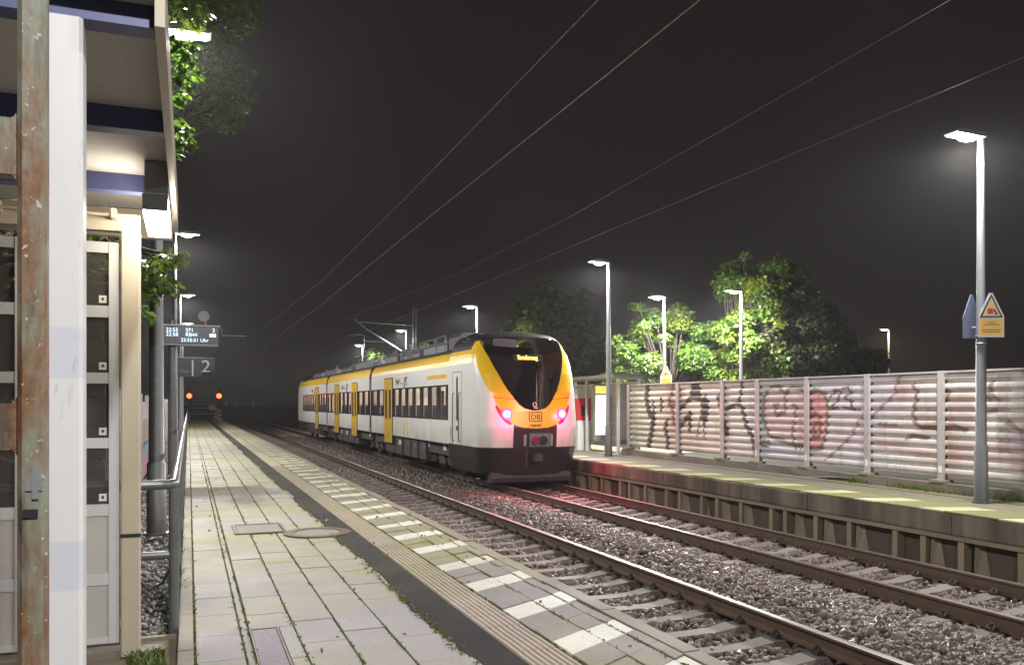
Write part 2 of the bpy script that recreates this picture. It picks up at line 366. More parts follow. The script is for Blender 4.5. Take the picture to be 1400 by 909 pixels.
# ------------------------------------------------------------------ lamps of both platforms
def lamp_light(name, parent, loc, power, col, radius=.12):
    L = bpy.data.lights.new(name, 'POINT' if ('glow' in name or 'spill' in name) else 'SPOT'); L.energy = power
    if L.type == 'SPOT': L.spot_size = R(172); L.spot_blend = .25
    if name == 'tail_lamp_beam': L.spot_size = R(88); L.spot_blend = .7
    L.color = col
    L.shadow_soft_size = radius
    o = bpy.data.objects.new(name, L); COL.objects.link(o); o.parent = parent
    o.location = Vector(loc)-ORG[parent]; return o
def make_lamp(x, y, zb, zt, side, label, group, power=2000, r0=.085, col=(1.0,.972,.94), lens='led', polem='pole_steel', arm=.32, spill=.10):
    """post-top luminaire: tapered pole with base sleeve, short bracket, flat head with glowing lens; side = +1 head to +x"""
    root = empty('platform_lamp' if lens == 'led' else 'street_lamp', label, 'lamp', (x,y,zb), group)
    MB().tube([(x,y,zb),(x,y,zb+.9),(x,y,zb+.92),(x,y,zt)], [r0*1.25,r0*1.2,r0,r0*.62], 14).build('pole', M[polem], root)
    MB().disc((x,y,zb),(0,0,1), r0*1.7,.03,14).build('base_plate', M[polem], root)
    hx = x+side*arm; hw=.33
    h = MB(); zc = zt+.01
    prof = [(-hw,0),(-hw*.8,.045),(0,.075),(hw*.8,.05),(hw,.01),(hw*.85,-.012),(-hw*.85,-.02)]
    h.prism([(hx+side*px, zc+pz) for px,pz in prof], 'y', y-.13, y+.13)
    h.build('lamp_head', M['galv'], root)
    MB().tube([(x,y,zt-.06),(x,y,zt+.02),(x+side*.06,y,zt+.035)], .04, 10).build('bracket', M['galv'], root)
    # bowl-shaped lens
    ln = MB(); n=14; rows=5; vs=[]; 
    for i in range(rows):
        a = i/(rows-1)*math.pi/2
        for k in range(n):
            b = 2*math.pi*k/n; vs.append((hx+math.cos(b)*math.cos(a)*.17, y+math.sin(b)*math.cos(a)*.10, zc-.02-math.sin(a)*.065))
    ln.add(vs, [(i*n+k,i*n+(k+1)%n,(i+1)*n+(k+1)%n,(i+1)*n+k) for i in range(rows-1) for k in range(n)], 0, True)
    ln.build('lamp_lens', M[lens], root)
    if power:
        lamp_light('lamp_light', root, (hx,y,zc-.22), power, col)
        lamp_light('lamp_spill_light', root, (hx,y-.01,zc-.20), power*spill, col)   # what the bowl sends sideways and up
    return root
G1 = 'lamps along the left platform'; G2 = 'lamps along the right platform'
LP = [(-.38,11.5,'dark lamp post rising just past the shelter, leaves around its head'),
      (-.36,25.1,'slim lamp post with glowing head between the shelter roof and the departure board'),
      (-.36,39.2,'slim lamp post with glowing head directly above the departure board'),
      (-.36,53.0,'far lamp post mostly covered by the departure board'),
      (.55,-3.4,'lamp post behind the photographer on the left platform')]
for x,y,l in LP: make_lamp(x,y,0,6.35,1,l,G1, 2000 if y > 12 or y<0 else 1700, .095 if y<12 else .08, polem='galv_dark' if y<12 else 'pole_steel')
P2 = .075
RP = [(11.75,9.8,'tall lamp post carrying yellow warning signs in front of the graffiti barrier'),
      (11.75,22.5,'lamp post between the train front and the barrier end, by the far shelter'),
      (11.75,34.8,'lamp post rising behind the roof of the front carriage'),
      (11.75,47.6,'lamp post rising behind the roof of the middle carriage'),
      (11.75,60.6,'farthest lamp glowing low above the rear carriage roof'),
      (11.75,-3.2,'lamp post on the right platform outside the frame')]
RL = []
for i,(x,y,l) in enumerate(RP): RL.append(make_lamp(x,y,P2,5.85,-1,l,G2,2000))
G3 = 'street lamps behind the barrier'
pa = make_lamp(16.9,27.8,-.3,5.65,-1,'street lamp standing in front of the left lit tree, small warning sign on its pole',G3,2500,spill=.24)
make_lamp(18.5,25.2,-.3,5.65,-1,'street lamp at the left edge of the tallest lit tree',G3,2300,spill=.28)
make_lamp(35,34.8,-.3,5.6,-1,'street lamp with warm orange glow alone in the dark right of the trees',G3,900,col=(1,.72,.38),lens='led_warm')

# ------------------------------------------------------------------ ground, ballast, tracks
RZ = -.54
g = MB(); g.add([(-900,-300,-1.0),(900,-300,-1.0),(900,1500,-1.0),(-900,1500,-1.0)], [(0,1,2,3)])
g.build('ground', M['soil'], kind='structure')
T1, T2 = 4.9, 8.68
bx = np.array([3.05, 3.6, 4.2, 5.6, 6.1, 6.5, 7.0, 7.35, 7.9, 9.4, 9.8, 10.3, 10.45])
bz = np.array([-.82,-.80,-.81,-.81,-.74,-.66,-.69,-.75,-.80,-.80,-.80,-.82,-.86])
def bed(x): return np.interp(x, bx, bz)
b = MB(); ys = [-6,0,3,6,9,12,16,20,25,30,40,60,90,140,200]
vs = [(x,y,float(z)) for y in ys for x,z in zip(bx,bz)]; n = len(bx)
b.add(vs, [(j*n+i,j*n+i+1,(j+1)*n+i+1,(j+1)*n+i) for j in range(len(ys)-1) for i in range(n-1)])
bal = b.build('ballast_bed', M['ballast'], kind='structure')
PH = (1+5**.5)/2
ICO = np.array([(-1,PH,0),(1,PH,0),(-1,-PH,0),(1,-PH,0),(0,-1,PH),(0,1,PH),(0,-1,-PH),(0,1,-PH),(PH,0,-1),(PH,0,1),(-PH,0,-1),(-PH,0,1)])/1.902
ICF = np.array([(0,11,5),(0,5,1),(0,1,7),(0,7,10),(0,10,11),(1,5,9),(5,11,4),(11,10,2),(10,7,6),(7,1,8),(3,9,4),(3,4,2),(3,2,6),(3,6,8),(3,8,9),(4,9,5),(2,4,11),(6,2,10),(8,6,7),(9,8,1)])
def stones(name, P, size, mat):
    N = len(P); v = ICO[None]*(1+rng.uniform(-.55,.30,(N,12,1)))
    v = v*rng.uniform(.5,1.4,(N,1,3))
    a = rng.normal(size=(N,4)); a /= np.linalg.norm(a,axis=1,keepdims=True); w,x,y,z = a.T
    Rm = np.stack([1-2*(y*y+z*z),2*(x*y-z*w),2*(x*z+y*w),2*(x*y+z*w),1-2*(x*x+z*z),2*(y*z-x*w),2*(x*z-y*w),2*(y*z+x*w),1-2*(x*x+y*y)],1).reshape(N,3,3)
    v = np.einsum('nij,nkj->nki', Rm, v)*np.asarray(size)[:,None,None] + P[:,None,:]
    f = (ICF[None]+12*np.arange(N)[:,None,None]).reshape(-1,3)
    return mesh_np(name, v.reshape(-1,3), f, mat, None, 'stuff')
def scatter(n, x0,x1,y0,y1, p):
    u = rng.uniform(0,1,n); y = y0+(y1-y0)*u**p; x = rng.uniform(x0,x1,n); return x,y
pts = []
for n_,x0,x1,y0,y1,p in ((26000,5.72,7.95,5.0,60,2.1),(9000,4.3,5.5,1.5,40,1.9),(9000,7.95,9.4,5,45,1.7),(3500,9.45,10.35,6,30,1.4),(1500,5.5,5.75,4,40,1.8)):
    x,y = scatter(n_,x0,x1,y0,y1,p); pts.append(np.stack([x,y,bed(x)+rng.uniform(-.01,.03,n_)],1))
P = np.concatenate(pts)
# keep sleeper tops and rails mostly clear
for tc in (T1,T2):
    ph = ((P[:,1]-1.0)/.6)%1.0
    on = (np.abs(P[:,0]-tc)<1.22)&((ph<.17)|(ph>.83)); rl = (np.abs(np.abs(P[:,0]-tc)-.755)<.11)
    P = P[~((on&(rng.uniform(size=len(P))<.93))|rl)]
sz = rng.uniform(.032,.066,len(P))*np.where(P[:,1]>25,1.2,1)
bs = stones('ballast_stones', P, sz, M['stone'])

def make_track(xc, y0=-4, y1=150):
    tr = empty('railway_track', None, None, (xc,0,RZ), kind='structure')
    for sx in (-.755,.755):
        x = xc+sx; z = RZ
        prof = [(-.036,0),(-.03,.0),(.03,0),(.036,-.008),(.036,-.032),(.009,-.045),(.009,-.135),(.075,-.155),(.075,-.172),(-.075,-.172),(-.075,-.155),(-.009,-.135),(-.009,-.045),(-.036,-.032),(-.036,-.008)][1:]
        r = MB(); n = len(prof)
        yy = [y0]+list(np.linspace(0,y1,40)); vs=[(x+px,y,z+pz) for y in yy for px,pz in prof]
        for j in range(len(yy)-1):
            for i in range(n):
                top = i in (0,1,n-1)
                r.add([],[]); r.f.append((j*n+i,j*n+(i+1)%n,(j+1)*n+(i+1)%n,(j+1)*n+i)); r.mi.append(1 if top else 0); r.sm.append(False)
        r.v = [tuple(v) for v in vs]
        r.f.append(tuple(range(n))); r.mi.append(0); r.sm.append(False)
        r.build('rail', [M['rail_side'],M['rail_top']], tr)
    # sleeper: dished concrete sleeper
    sp = MB(); st = [(-1.3,.10,-.205),(-1.25,.112,-.185),(-.95,.115,-.178),(-.55,.112,-.180),(-.3,.10,-.215),(0,.095,-.22),(.3,.10,-.215),(.55,.112,-.18),(.95,.115,-.178),(1.25,.112,-.185),(1.3,.10,-.205)]
    vs=[]
    for x,hw,zt in st: vs += [(xc+x,-hw-.03,RZ-.36),(xc+x,-hw,RZ+zt),(xc+x,hw,RZ+zt),(xc+x,hw+.03,RZ-.36)]
    fs=[(4*i+k,4*i+k+1,4*i+5+k,4*i+4+k) for i in range(len(st)-1) for k in range(3)]+[(0,1,2,3),(40,41,42,43)]
    sp.add(vs,fs); s0 = sp.build('sleeper', M['sleeper'], tr); s0.location.y = 1.0
    cl = MB()
    for k in range(1,200):
        c = copy_to(s0,(random.uniform(-.015,.015),.6*k,random.uniform(-.006,.004)),tr); c.rotation_euler.z = random.uniform(-.012,.012)
    for k in range(72):
        y = 1+.6*k
        for sx in (-.755,.755):
            for d in (-1,1):
                x = xc+sx+d*.10
                cl.box(x-.035,x+.035,y-.05,y+.05,RZ-.178,RZ-.145); cl.tube([(x+d*.03,y-.045,RZ-.15),(x-d*.01,y-.03,RZ-.12),(x-d*.02,y+.03,RZ-.12),(x+d*.03,y+.045,RZ-.15)],.012,5)
                cl.tube([(x,y,RZ-.15),(x,y,RZ-.098)],.016,6)
    cl.build('rail_clip', M['clip'], tr, kind='stuff')
    return tr
make_track(T1); make_track(T2)

# ------------------------------------------------------------------ left platform
PL = empty('platform', None, None, (0,0,0), kind='structure')
Y1 = 88
pb = MB(); pb.box(-.08,3.14,-4,Y1,-1.0,-.018); pb.build('platform_core', M['joint'], PL)
def slab_row(name, x0, x1, y0, y1, L, mat, z=0.0, gap=.005, phase=0.0, near=22.0, shear=0.0, mats=None, ch=.004, jit=.002, skip=None):
    """paving: single slabs up to `near`, the far ones joined"""
    far = MB(); k = 0; y = y0+phase; proto = {}
    while y < y1:
        w = mats(k) if mats else (name, mat)
        if skip and skip(x0,x1,y,y+L): y += L; k += 1; continue
        if y < near:
            if w[0] not in proto:
                m = MB().box(x0+gap,x1-gap,gap*.35,L-gap*.35,-.05,z,0,ch)
                if shear: m.v = [(vx,vy+(vx-x0)*shear,vz) for vx,vy,vz in m.v]
                proto[w[0]] = m.build(w[0], w[1], PL); o = proto[w[0]]; o.location.y = y
            else:
                o = copy_to(proto[w[0]],(0,0,0),PL); o.location.y = y
            o.location.z = random.uniform(-jit,jit); o.rotation_euler = (random.uniform(-.002,.002),random.uniform(-.003,.003),0)
        else:
            m = MB().box(x0+gap,x1-gap,y+gap,y+L-gap,-.05,z+random.uniform(-.002,.002),w[2] if len(w)>2 else 0)
            if shear: m.v = [(vx,vy+(vx-x0)*shear,vz) for vx,vy,vz in m.v]
            far.add(m.v, m.f, w[2] if len(w)>2 else 0)
        y += L; k += 1
    return far
def covered(x0,x1,y0,y1):  # where covers replace slabs
    for (a,b,c,d) in ((.40,.73,5.3,6.45),):
        if x0 >= a-.02 and x1 <= b+.02 and y0 < d-.2 and y1 > c+.2: return True
    return False
far_sl = MB()
def absorb(m): far_sl.add(m.v, m.f, 0)
absorb(slab_row('kerb_stone',-.075,.035,2,Y1,1.0,M['coping'],z=.012,near=20))
MB().box(.622,.722,4.9,5.6,-.05,.0,0,.004).build('paving_slab',M['slab'],PL); MB().box(.622,.722,5.61,6.43,-.05,.0,0,.004).build('paving_slab',M['slab'],PL); MB().box(.414,.722,6.435,6.853,-.05,.0,0,.004).build('paving_slab',M['slab'],PL)
absorb(slab_row('gutter_slab',.042,.348,2,Y1,.62,M['slab'],near=22,jit=.003))
absorb(slab_row('channel_stone',.352,.408,2,Y1,.8,M['slab'],z=-.008,near=20))
for i,(a,b) in enumerate(((.412,.724),(.728,1.04),(1.044,1.356),(1.36,1.74))):
    absorb(slab_row('paving_slab',a,b,2,Y1,.62,M['slab'],phase=-[.1,.41,.2,.5][i],near=23,jit=.0035,skip=covered))
far_sl.build('paving_slab', M['slab'], PL, kind='stuff')
# tactile slabs with six ribs
tac = MB(); prof=[]
m = MB().box(2.012,2.336,.002,.318,-.05,-.010)
for k in range(7):
    x = 2.022+.045*k; m.prism([(x,-.010),(x+.006,.006),(x+.022,.006),(x+.028,-.010)],'y',.004,.316)
t0 = m.build('tactile_slab', M['tactile'], PL); t0.location.y = 2
for k in range(1,66):
    c = copy_to(t0,(0,.32*k,random.uniform(-.002,.002)),PL)
fm = MB(); fm.box(2.012,2.336,2+.32*66,Y1,-.05,-.004)
for k in range(7):
    x = 2.022+.045*k; fm.prism([(x,-.004),(x+.008,.006),(x+.024,.006),(x+.032,-.004)],'y',2+.32*66,Y1)
fm.build('tactile_paving', M['tactile'], PL)
# skewed edge paving: every third row is a white stripe
SH = .59
def em(k): return ('white_stripe_slab', M['white_slab'], 1) if k%3==0 else ('edge_slab', M['edge_slab'], 0)
fe = MB()
for (a,b) in ((2.35,2.69),(2.695,2.93),(2.935,3.05)):
    y0 = 1.07+(a-2.34)*SH
    f_ = slab_row('edge_slab',a,b,y0,Y1-2,.328,None,mats=em,shear=SH,near=27,jit=.002); fe.add(f_.v,[],0); 
    base = len(fe.v)-len(f_.v)
    for q,mi in zip(f_.f,f_.mi): fe.f.append(tuple(base+i for i in q)); fe.mi.append(mi); fe.sm.append(False)
fe.build('edge_paving', [M['edge_slab'],M['white_slab']], PL, kind='stuff')
cf = slab_row('coping_stone',3.055,3.2,0,Y1,1.2,M['coping'],z=.004,near=24)
MB().add(cf.v,cf.f).build('coping_stone', M['coping'], PL, kind='stuff')
MB().box(3.02,3.12,-4,Y1,-1.0,-.06).build('platform_face', M['wall_conc'], PL)
# asphalt strip with ragged edge, lying on the slabs
a = MB(); N=240; yy = [2+ (Y1-2)*(i/N)**1.8 for i in range(N+1)]
vs=[]
for y in yy:
    vs += [(1.70+.03*math.sin(y*1.7)+random.uniform(-.02,.02),y,.0045),(2.007,y,.0045),(2.007,y,-.03),(1.70,y,-.03)]
a.add(vs,[(4*i,4*i+1,4*i+5,4*i+4) for i in range(N)]+[(4*i+3,4*i,4*i+4,4*i+7) for i in range(N)])
a.build('asphalt_strip', M['asphalt'], PL)
# covers
mc = empty('manhole_cover','round iron manhole cover beside the dark asphalt strip','manhole cover',(1.53,10.9,0))
def ring(m, c, r0, r1, z0, z1, n=36, mi=0):
    vs=[]; 
    for k in range(n):
        q=2*math.pi*k/n; cx,cy=math.cos(q),math.sin(q)
        vs += [(c[0]+cx*r0,c[1]+cy*r0,z1),(c[0]+cx*r1,c[1]+cy*r1,z1),(c[0]+cx*r1,c[1]+cy*r1,z0),(c[0]+cx*r0,c[1]+cy*r0,z0)]
    m.add(vs,[(4*k+i,4*((k+1)%n)+i,4*((k+1)%n)+(i+1)%4,4*k+(i+1)%4) for k in range(n) for i in range(4)],mi); return m
ring(MB(),(1.53,10.9),.29,.42,-.02,.016).build('frame',M['iron'],mc)
MB().disc((1.53,10.9,-.02),(0,0,1),.285,.03,32).build('lid',M['cover'],mc)
rc = empty('access_cover','rectangular framed cover set in the slabs left of the round manhole','access cover',(.86,11.5,0))
fr = MB()
for q in ((.54,.58,11.1,11.95),(1.14,1.18,11.1,11.95),(.58,1.14,11.1,11.15),(.58,1.14,11.9,11.95)): fr.box(*q,-.02,.018,0,.004)
fr.build('frame',M['iron'],rc); MB().box(.585,1.135,11.155,11.895,-.02,.010,0,.004).build('lid',M['cover'],rc)
wc = empty('drain_cover','narrow worn purple-brown cover plate at the bottom of the picture','drain cover',(.52,5.9,0))
MB().box(.425,.60,5.0,6.40,-.02,.002,0,.003).build('lid',M['wood'],wc)
f=MB()
for q in ((.412,.424,5.0,6.42),(.601,.615,5.0,6.42),(.424,.601,6.402,6.42)): f.box(*q,-.02,.006)
f.build('frame',M['iron'],wc)

# ------------------------------------------------------------------ right platform
PR = empty('platform', None, None, (0,0,0), kind='structure')
XE = 10.22
MB().box(XE+.28,16,-4,95,-1.0,P2-.02).build('platform_core', M['joint'], PR)
MB().box(XE+.76,12.25,-4,95,-.05,P2-.003).build('asphalt_walkway', M['asphalt2'], PR)
MB().box(12.25,12.29,-4,23,-.05,P2+.012,0,.005).build('kerb_strip', M['coping'], PR)
MB().box(12.29,12.75,-4,23.2,-.05,P2-.012).build('verge', M['soil'], PR)
MB().box(12.29,16,23.2,95,-.05,P2-.004).build('back_paving', M['slab'], PR)
# lip beam in lengths, and the piered wall under it
y=-3.0; lp=None
while y < 60:
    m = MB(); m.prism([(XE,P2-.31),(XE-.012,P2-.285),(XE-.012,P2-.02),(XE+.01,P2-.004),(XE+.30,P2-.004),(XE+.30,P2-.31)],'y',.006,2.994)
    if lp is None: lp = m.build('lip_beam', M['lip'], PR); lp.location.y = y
    else: c = copy_to(lp,(0,0,random.uniform(-.004,.004)),PR); c.location.y = y; c.location.x = random.uniform(-.005,.005)
    y += 3.0
MB().box(XE+.20,XE+.45,-4,60,-1.0,P2-.387).build('recessed_wall', M['recess'], PR)
MB().box(XE+.02,XE+.36,-4,60,P2-.385,P2-.314).build('ledge', M['wall_conc'], PR)
pm = MB(); pm.prism([(XE+.05,-.9),(XE+.05,P2-.386),(XE+.199,P2-.388),(XE+.199,-.9)],'y',-.05,.05)
pm.v += []; p0 = pm.build('pier', M['wall_conc'], PR); p0.location.y = 2
for k in range(1,70): c = copy_to(p0,(random.uniform(-.008,.008),.75*k,0),PR); c.rotation_euler.z = random.uniform(-.02,.02)
# toothed infill between piers: sloping slabs
im = MB(); im.add([(XE+.06,-.052,-.9),(XE+.199,-.052,-.9),(XE+.199,-.24,-.9),(XE+.10,-.052,P2-.39),(XE+.199,-.052,P2-.39),(XE+.199,-.12,P2-.39)],[(0,1,2),(3,5,4),(0,2,5,3),(1,4,5,2),(0,3,4,1)])
i0 = im.build('infill_block', M['wall_conc'], PR); i0.location.y = 2
for k in range(1,70): copy_to(i0,(0,.75*k,0),PR)
# edge slabs, white ones among mossy ones
protos={}
for row,(a,b) in enumerate(((XE+.0,XE+.36),(XE+.365,XE+.75))):
    y=2.0+.1; k=0
    while y < 60:
        w = 'white_stripe_slab' if k%3==1 else 'edge_slab'
        mt = (M['mossy_white'] if y<20 else M['white_slab']) if k%3==1 else (M['mossy_slab'] if y<20 else M['edge_slab'])
        key=(w,row,y<20)
        if key not in protos:
            m=MB().box(a,b,.004,.436,P2-.003,P2+.022,0,.004); m.v=[(vx,vy-(vx-XE)*.35,vz) for vx,vy,vz in m.v]
            protos[key]=m.build(w,mt,PR); o=protos[key]
        else: o=copy_to(protos[key],(0,0,0),PR)
        o.location.y=y; o.location.z=random.uniform(-.003,.003); y+=.44; k+=1
# drainage line
MB().box(12.02,12.05,-4,60,P2-.002,P2+.004).build('channel_stone', M['joint'], PR)

# ------------------------------------------------------------------ graffiti barrier on the right
F=1150.; SN,CS=math.sin(math.atan(442/F)),math.cos(math.atan(442/F)); XF=12.6
def onto(px,py,X=XF):
    u=px-258.; d=F*X/(CS*u); return ((d-X*SN)/CS, CAM_H+(551.5-py)*d/F)
def c7(pts): return [onto(850+x/4.667,500+y/4.667) for x,y in pts]
def c8(pts): return [onto(1100+x/4.33,490+y/4.33) for x,y in pts]
BLACK=(.035,.028,.028); OLIVE=(.13,.115,.03); PINK=(.56,.30,.29); HOT=(.72,.20,.24); PLUM=(.10,.055,.085); BROWN=(.20,.085,.06); TEAL=(.22,.36,.40)
strokes=[]  # (points, half width m, colour, alpha)
fills=[]
def st(pts,w,c,a=.95): strokes.append((np.array(pts),w,c,a))
fills += [(c7([(930,150),(1000,138),(1040,180),(1040,450),(1000,465),(940,440),(905,350),(900,220)]),PINK,.42),
          (c7([(1040,170),(1080,140),(1140,150),(1172,200),(1172,500),(1060,490),(1040,450)]),(.62,.33,.31),.45),
          (c7([(1172,190),(1230,160),(1290,180),(1310,260),(1300,430),(1270,520),(1200,530),(1172,480)]),HOT,.62),
          (c7([(440,115),(480,108),(505,235),(440,215)]),BLACK,.95),(c7([(350,385),(430,300),(442,335),(380,385)]),BLACK,.95),
          (c7([(595,185),(640,165),(642,270),(620,285)]),BLACK,.95),(c7([(625,330),(650,320),(690,440),(640,452)]),BLACK,.95)]
for w,p in ((.075,[(165,120),(155,200),(170,290),(200,340),(188,420),(175,480),(165,545)]),(.035,[(195,225),(200,260),(207,340)]),(.045,[(250,212),(250,280)]),
            (.035,[(330,105),(320,170),(295,230),(330,300),(325,350),(350,400),(362,452)]),(.055,[(285,355),(275,400),(290,470),(290,540)]),(.035,[(300,245),(350,240),(370,270)]),
            (.045,[(370,270),(430,215),(460,112)]),(.045,[(485,112),(495,205),(520,240)]),(.115,[(527,240),(527,270),(522,320)]),(.04,[(525,190),(530,240),(525,370)]),(.02,[(495,340),(480,445)]),(.022,[(520,370),(525,470)]),
            (.045,[(370,390),(410,330),(435,300),(430,412)]),(.04,[(640,170),(642,340)]),(.035,[(770,88),(752,200),(738,235),(665,277)]),(.045,[(738,235),(765,270),(790,380),(830,450),(850,545)])):
    st(c7(p),w,BLACK)
for p in ([(940,140),(905,200),(898,330),(940,450),(1000,470)],[(940,140),(1000,132),(1040,180),(1080,136),(1145,148),(1172,200)],[(1000,470),(1060,495),(1172,505)],[(1172,190),(1230,155),(1292,178),(1312,262),(1300,430),(1270,525),(1200,535)],
          [(970,250),(985,320),(1020,295)],[(975,250),(1000,245)],[(1090,250),(1110,255),(1100,320)],[(1095,360),(1085,430),(1095,500)],[(1040,180),(1038,300)],[(1205,240),(1200,330),(1230,300),(1260,330)],[(1225,370),(1265,365),(1262,450),(1222,455),(1225,370)]):
    st(c7(p),.03,OLIVE,.85)
for p in ([(885,470),(895,490),(905,480)],[(910,475),(925,490),(940,475),(935,500)],[(890,510),(940,515)],[(1090,510),(1110,530),(1130,505),(1140,530)]): st(c7(p),.014,(.05,.06,.07))
for p in ([(70,215),(85,235),(95,210)],[(100,215),(125,235)],[(70,420),(85,450),(95,410),(100,455)],[(110,410),(125,450),(130,415)]): st(c7(p),.02,TEAL,.6)
for p in ([(150,230),(175,188),(205,188),(202,230),(150,300),(192,290)],[(220,180),(258,170),(268,200),(235,235),(275,258),(282,300),(225,290)],[(290,300),(294,306)],[(310,300),(314,306)]): st(c8(p),.018,PLUM)
for p in ([(570,95),(540,150),(530,210),(400,340),(320,360),(280,450),(180,550),(120,600)],[(430,395),(450,385),(460,400),(480,385),(500,400),(540,392)]): st(c8(p),.02,(.22,.075,.11),.75)
for p in ([(640,155),(660,200),(655,260),(638,320),(645,370),(680,408),(800,412)],[(830,250),(850,210),(840,190)],[(1110,140),(1080,220)],[(1085,240),(1110,215),(1135,240)],[(1195,380),(1240,400),(1280,440)],[(1060,320),(1120,310)],[(800,415),(880,395),(950,425)],[(600,470),(640,455),(720,470)]): st(c8(p),.026,(.11,.06,.055),.75)
fills += [(c8([(660,395),(800,370),(930,400),(940,435),(760,440),(650,425)]),BROWN,.45),(c8([(1130,100),(1215,95),(1200,330),(1215,560),(1130,560)]),(.15,.10,.085),.40),
          (c8([(540,150),(640,150),(640,260),(535,245)]),(.46,.22,.22),.35),(c8([(400,470),(790,560),(790,620),(420,520)]),(.47,.20,.17),.35)]
fills[0:0] = [(c8(p),c,a) for p,c,a in (([(0,100),(355,95),(355,250),(40,262)],(.48,.45,.50),.4),([(395,95),(545,92),(520,330),(395,440)],(.51,.47,.53),.45),([(395,450),(600,300),(790,300),(790,430),(395,560)],(.50,.40,.38),.45),
    ([(640,260),(790,250),(790,420),(650,405)],(.30,.22,.20),.35),([(845,190),(1000,175),(1000,420),(845,430)],(.36,.20,.17),.40),([(845,480),(1000,490),(1290,520),(1290,640),(845,600)],(.42,.20,.21),.38),([(1055,100),(1120,95),(1140,330),(1060,340)],(.22,.17,.17),.35),([(1190,420),(1298,430),(1298,560),(1190,540)],(.36,.34,.50),.45),([(120,280),(355,300),(355,540),(140,520)],(.52,.40,.45),.4))]
def inpoly(px,py,poly):
    ins=np.zeros(px.shape,bool); n=len(poly)
    for i in range(n):
        x0,y0=poly[i]; x1,y1=poly[(i+1)%n]
        c=((y0>py)!=(y1>py)); t=(x1-x0)*(py-y0)/((y1-y0) if abs(y1-y0)>1e-9 else 1e-9)+x0
        ins^=c&(px<t)
    return ins
def paintcol(Y,Z):
    px = 258+F*XF/(CS*(Y*CS+XF*SN))          # ground tone drifts along the barrier
    c=np.zeros(Y.shape+(3,))
    keys=np.array([800,865,900,1000,1040,1090,1110,1190,1290,1400,1900]); cols=np.array([(.56,.55,.45),(.55,.55,.46),(.54,.53,.46),(.52,.50,.44),(.42,.45,.47),(.43,.44,.46),(.53,.515,.52),(.53,.515,.525),(.54,.505,.47),(.51,.485,.465),(.50,.485,.48)])
    for k in range(3): c[...,k]=np.interp(px,keys,cols[:,k])
    def blend(m,col,a): c[m]=c[m]*(1-a)+np.array(col)*a
    for poly,col,a in fills: blend(inpoly(Y,Z,poly),col,a)
    for pts_,w,col,a in strokes:
        d=np.full(Y.shape,9.)
        for (a0,b0),(a1,b1) in zip(pts_[:-1],pts_[1:]):
            vx,vy=a1-a0,b1-b0; L=vx*vx+vy*vy+1e-9; t=np.clip(((Y-a0)*vx+(Z-b0)*vy)/L,0,1)
            d=np.minimum(d,np.hypot(Y-a0-t*vx,Z-b0-t*vy))
        w=w*1.6; al=np.clip((w+.007-d)/.014,0,1)*a; c=c*(1-al[...,None])+np.array(col)*al[...,None]
    return c
edges=[onto(x,500)[0] for x in (860,927,988,1036,1104,1187,1288)]
dlt=1.78; e=edges[-1]
while e>-2: e-=dlt; edges.append(e)
NB=empty('noise_barrier','long ribbed metal noise barrier covered in graffiti on the right platform','noise barrier',(XF,10,P2))
ZB,ZT=P2+.27,CAM_H+.545; NS=11; hs=(ZT-ZB)/NS
for bi in range(len(edges)-1):
    ya,yb=edges[bi+1]+.065,edges[bi]-.065
    ny=max(10,int((yb-ya)/(.016 if yb>6 else .06)))
    for si in range(NS):
        z0=ZB+si*hs; ph=[(0.00,.055),(.20,.058),(.30,.006),(.42,0),(.56,0),(.72,0.003),(.86,.008),(.92,.052),(.995,.055)]
        zs=np.array([z0+q*hs for q,_ in ph]); dx=np.array([w for _,w in ph])
        yy=np.linspace(ya,yb,ny); Yg,Zg=np.meshgrid(yy,zs); Xg=np.repeat((XF+dx)[:,None],ny,1)+random.uniform(-.003,.003)
        V=np.stack([Xg,Yg,Zg],-1).reshape(-1,3); r=len(zs); idx=np.arange(r*ny).reshape(r,ny)
        Fq=np.stack([idx[:-1,:-1],idx[1:,:-1],idx[1:,1:],idx[:-1,1:]],-1).reshape(-1,4)
        o=mesh_np('barrier_slat',V,Fq,M['barrier'],NB)
        colr=paintcol(Yg,Zg).reshape(-1,3); ca=o.data.color_attributes.new('paint','FLOAT_COLOR','POINT')
        ca.data.foreach_set('color',np.concatenate([colr,np.ones((len(colr),1))],1).astype(np.float32).ravel())
    MB().box(XF-.03,XF+.07,ya-.02,yb+.02,ZT+.001,ZT+.035).build('top_rail',M['barrier_post'],NB)
for i,y in enumerate(edges):
    m=MB(); m.box(XF-.045,XF+.0,y-.062,y+.062,P2+.2,ZT+.04); m.box(XF-.0,XF+.12,y-.02,y+.02,P2+.2,ZT+.04); pst=m.build('barrier_post',M['barrier_post'],NB)
    MB().box(XF-.16,XF+.12,y-.14,y+.14,P2+.17,P2+.215).build('base_plate',M['coping'],NB)
    if 3<=i<8:
        lb=MB().box(XF-.049,XF-.0455,y-.035,y+.035,P2+.34,P2+.46).build('label_plate',M['sticker'],pst)
pl=MB(); N=40; yy=np.linspace(-4,23,N); vs=[]
for y in yy: vs += [(XF-.19+random.uniform(-.02,.02),y,P2-.02),(XF-.15+random.uniform(-.02,.02),y,P2+.16+random.uniform(-.015,.015)),(XF+.2,y,P2+.17),(XF+.25,y,P2-.02)]
pl.add(vs,[(4*i+k,4*i+k+1,4*i+5+k,4*i+4+k) for i in range(N-1) for k in range(3)])
pl.build('plinth',M['plinth'],NB)
MB().tube([(XF-.25,y,P2+.02+ .05*math.sin(y*2)) for y in np.linspace(13.2,14.6,14)],.035,7).build('pipe_stub',M['rubber_cable'],NB)

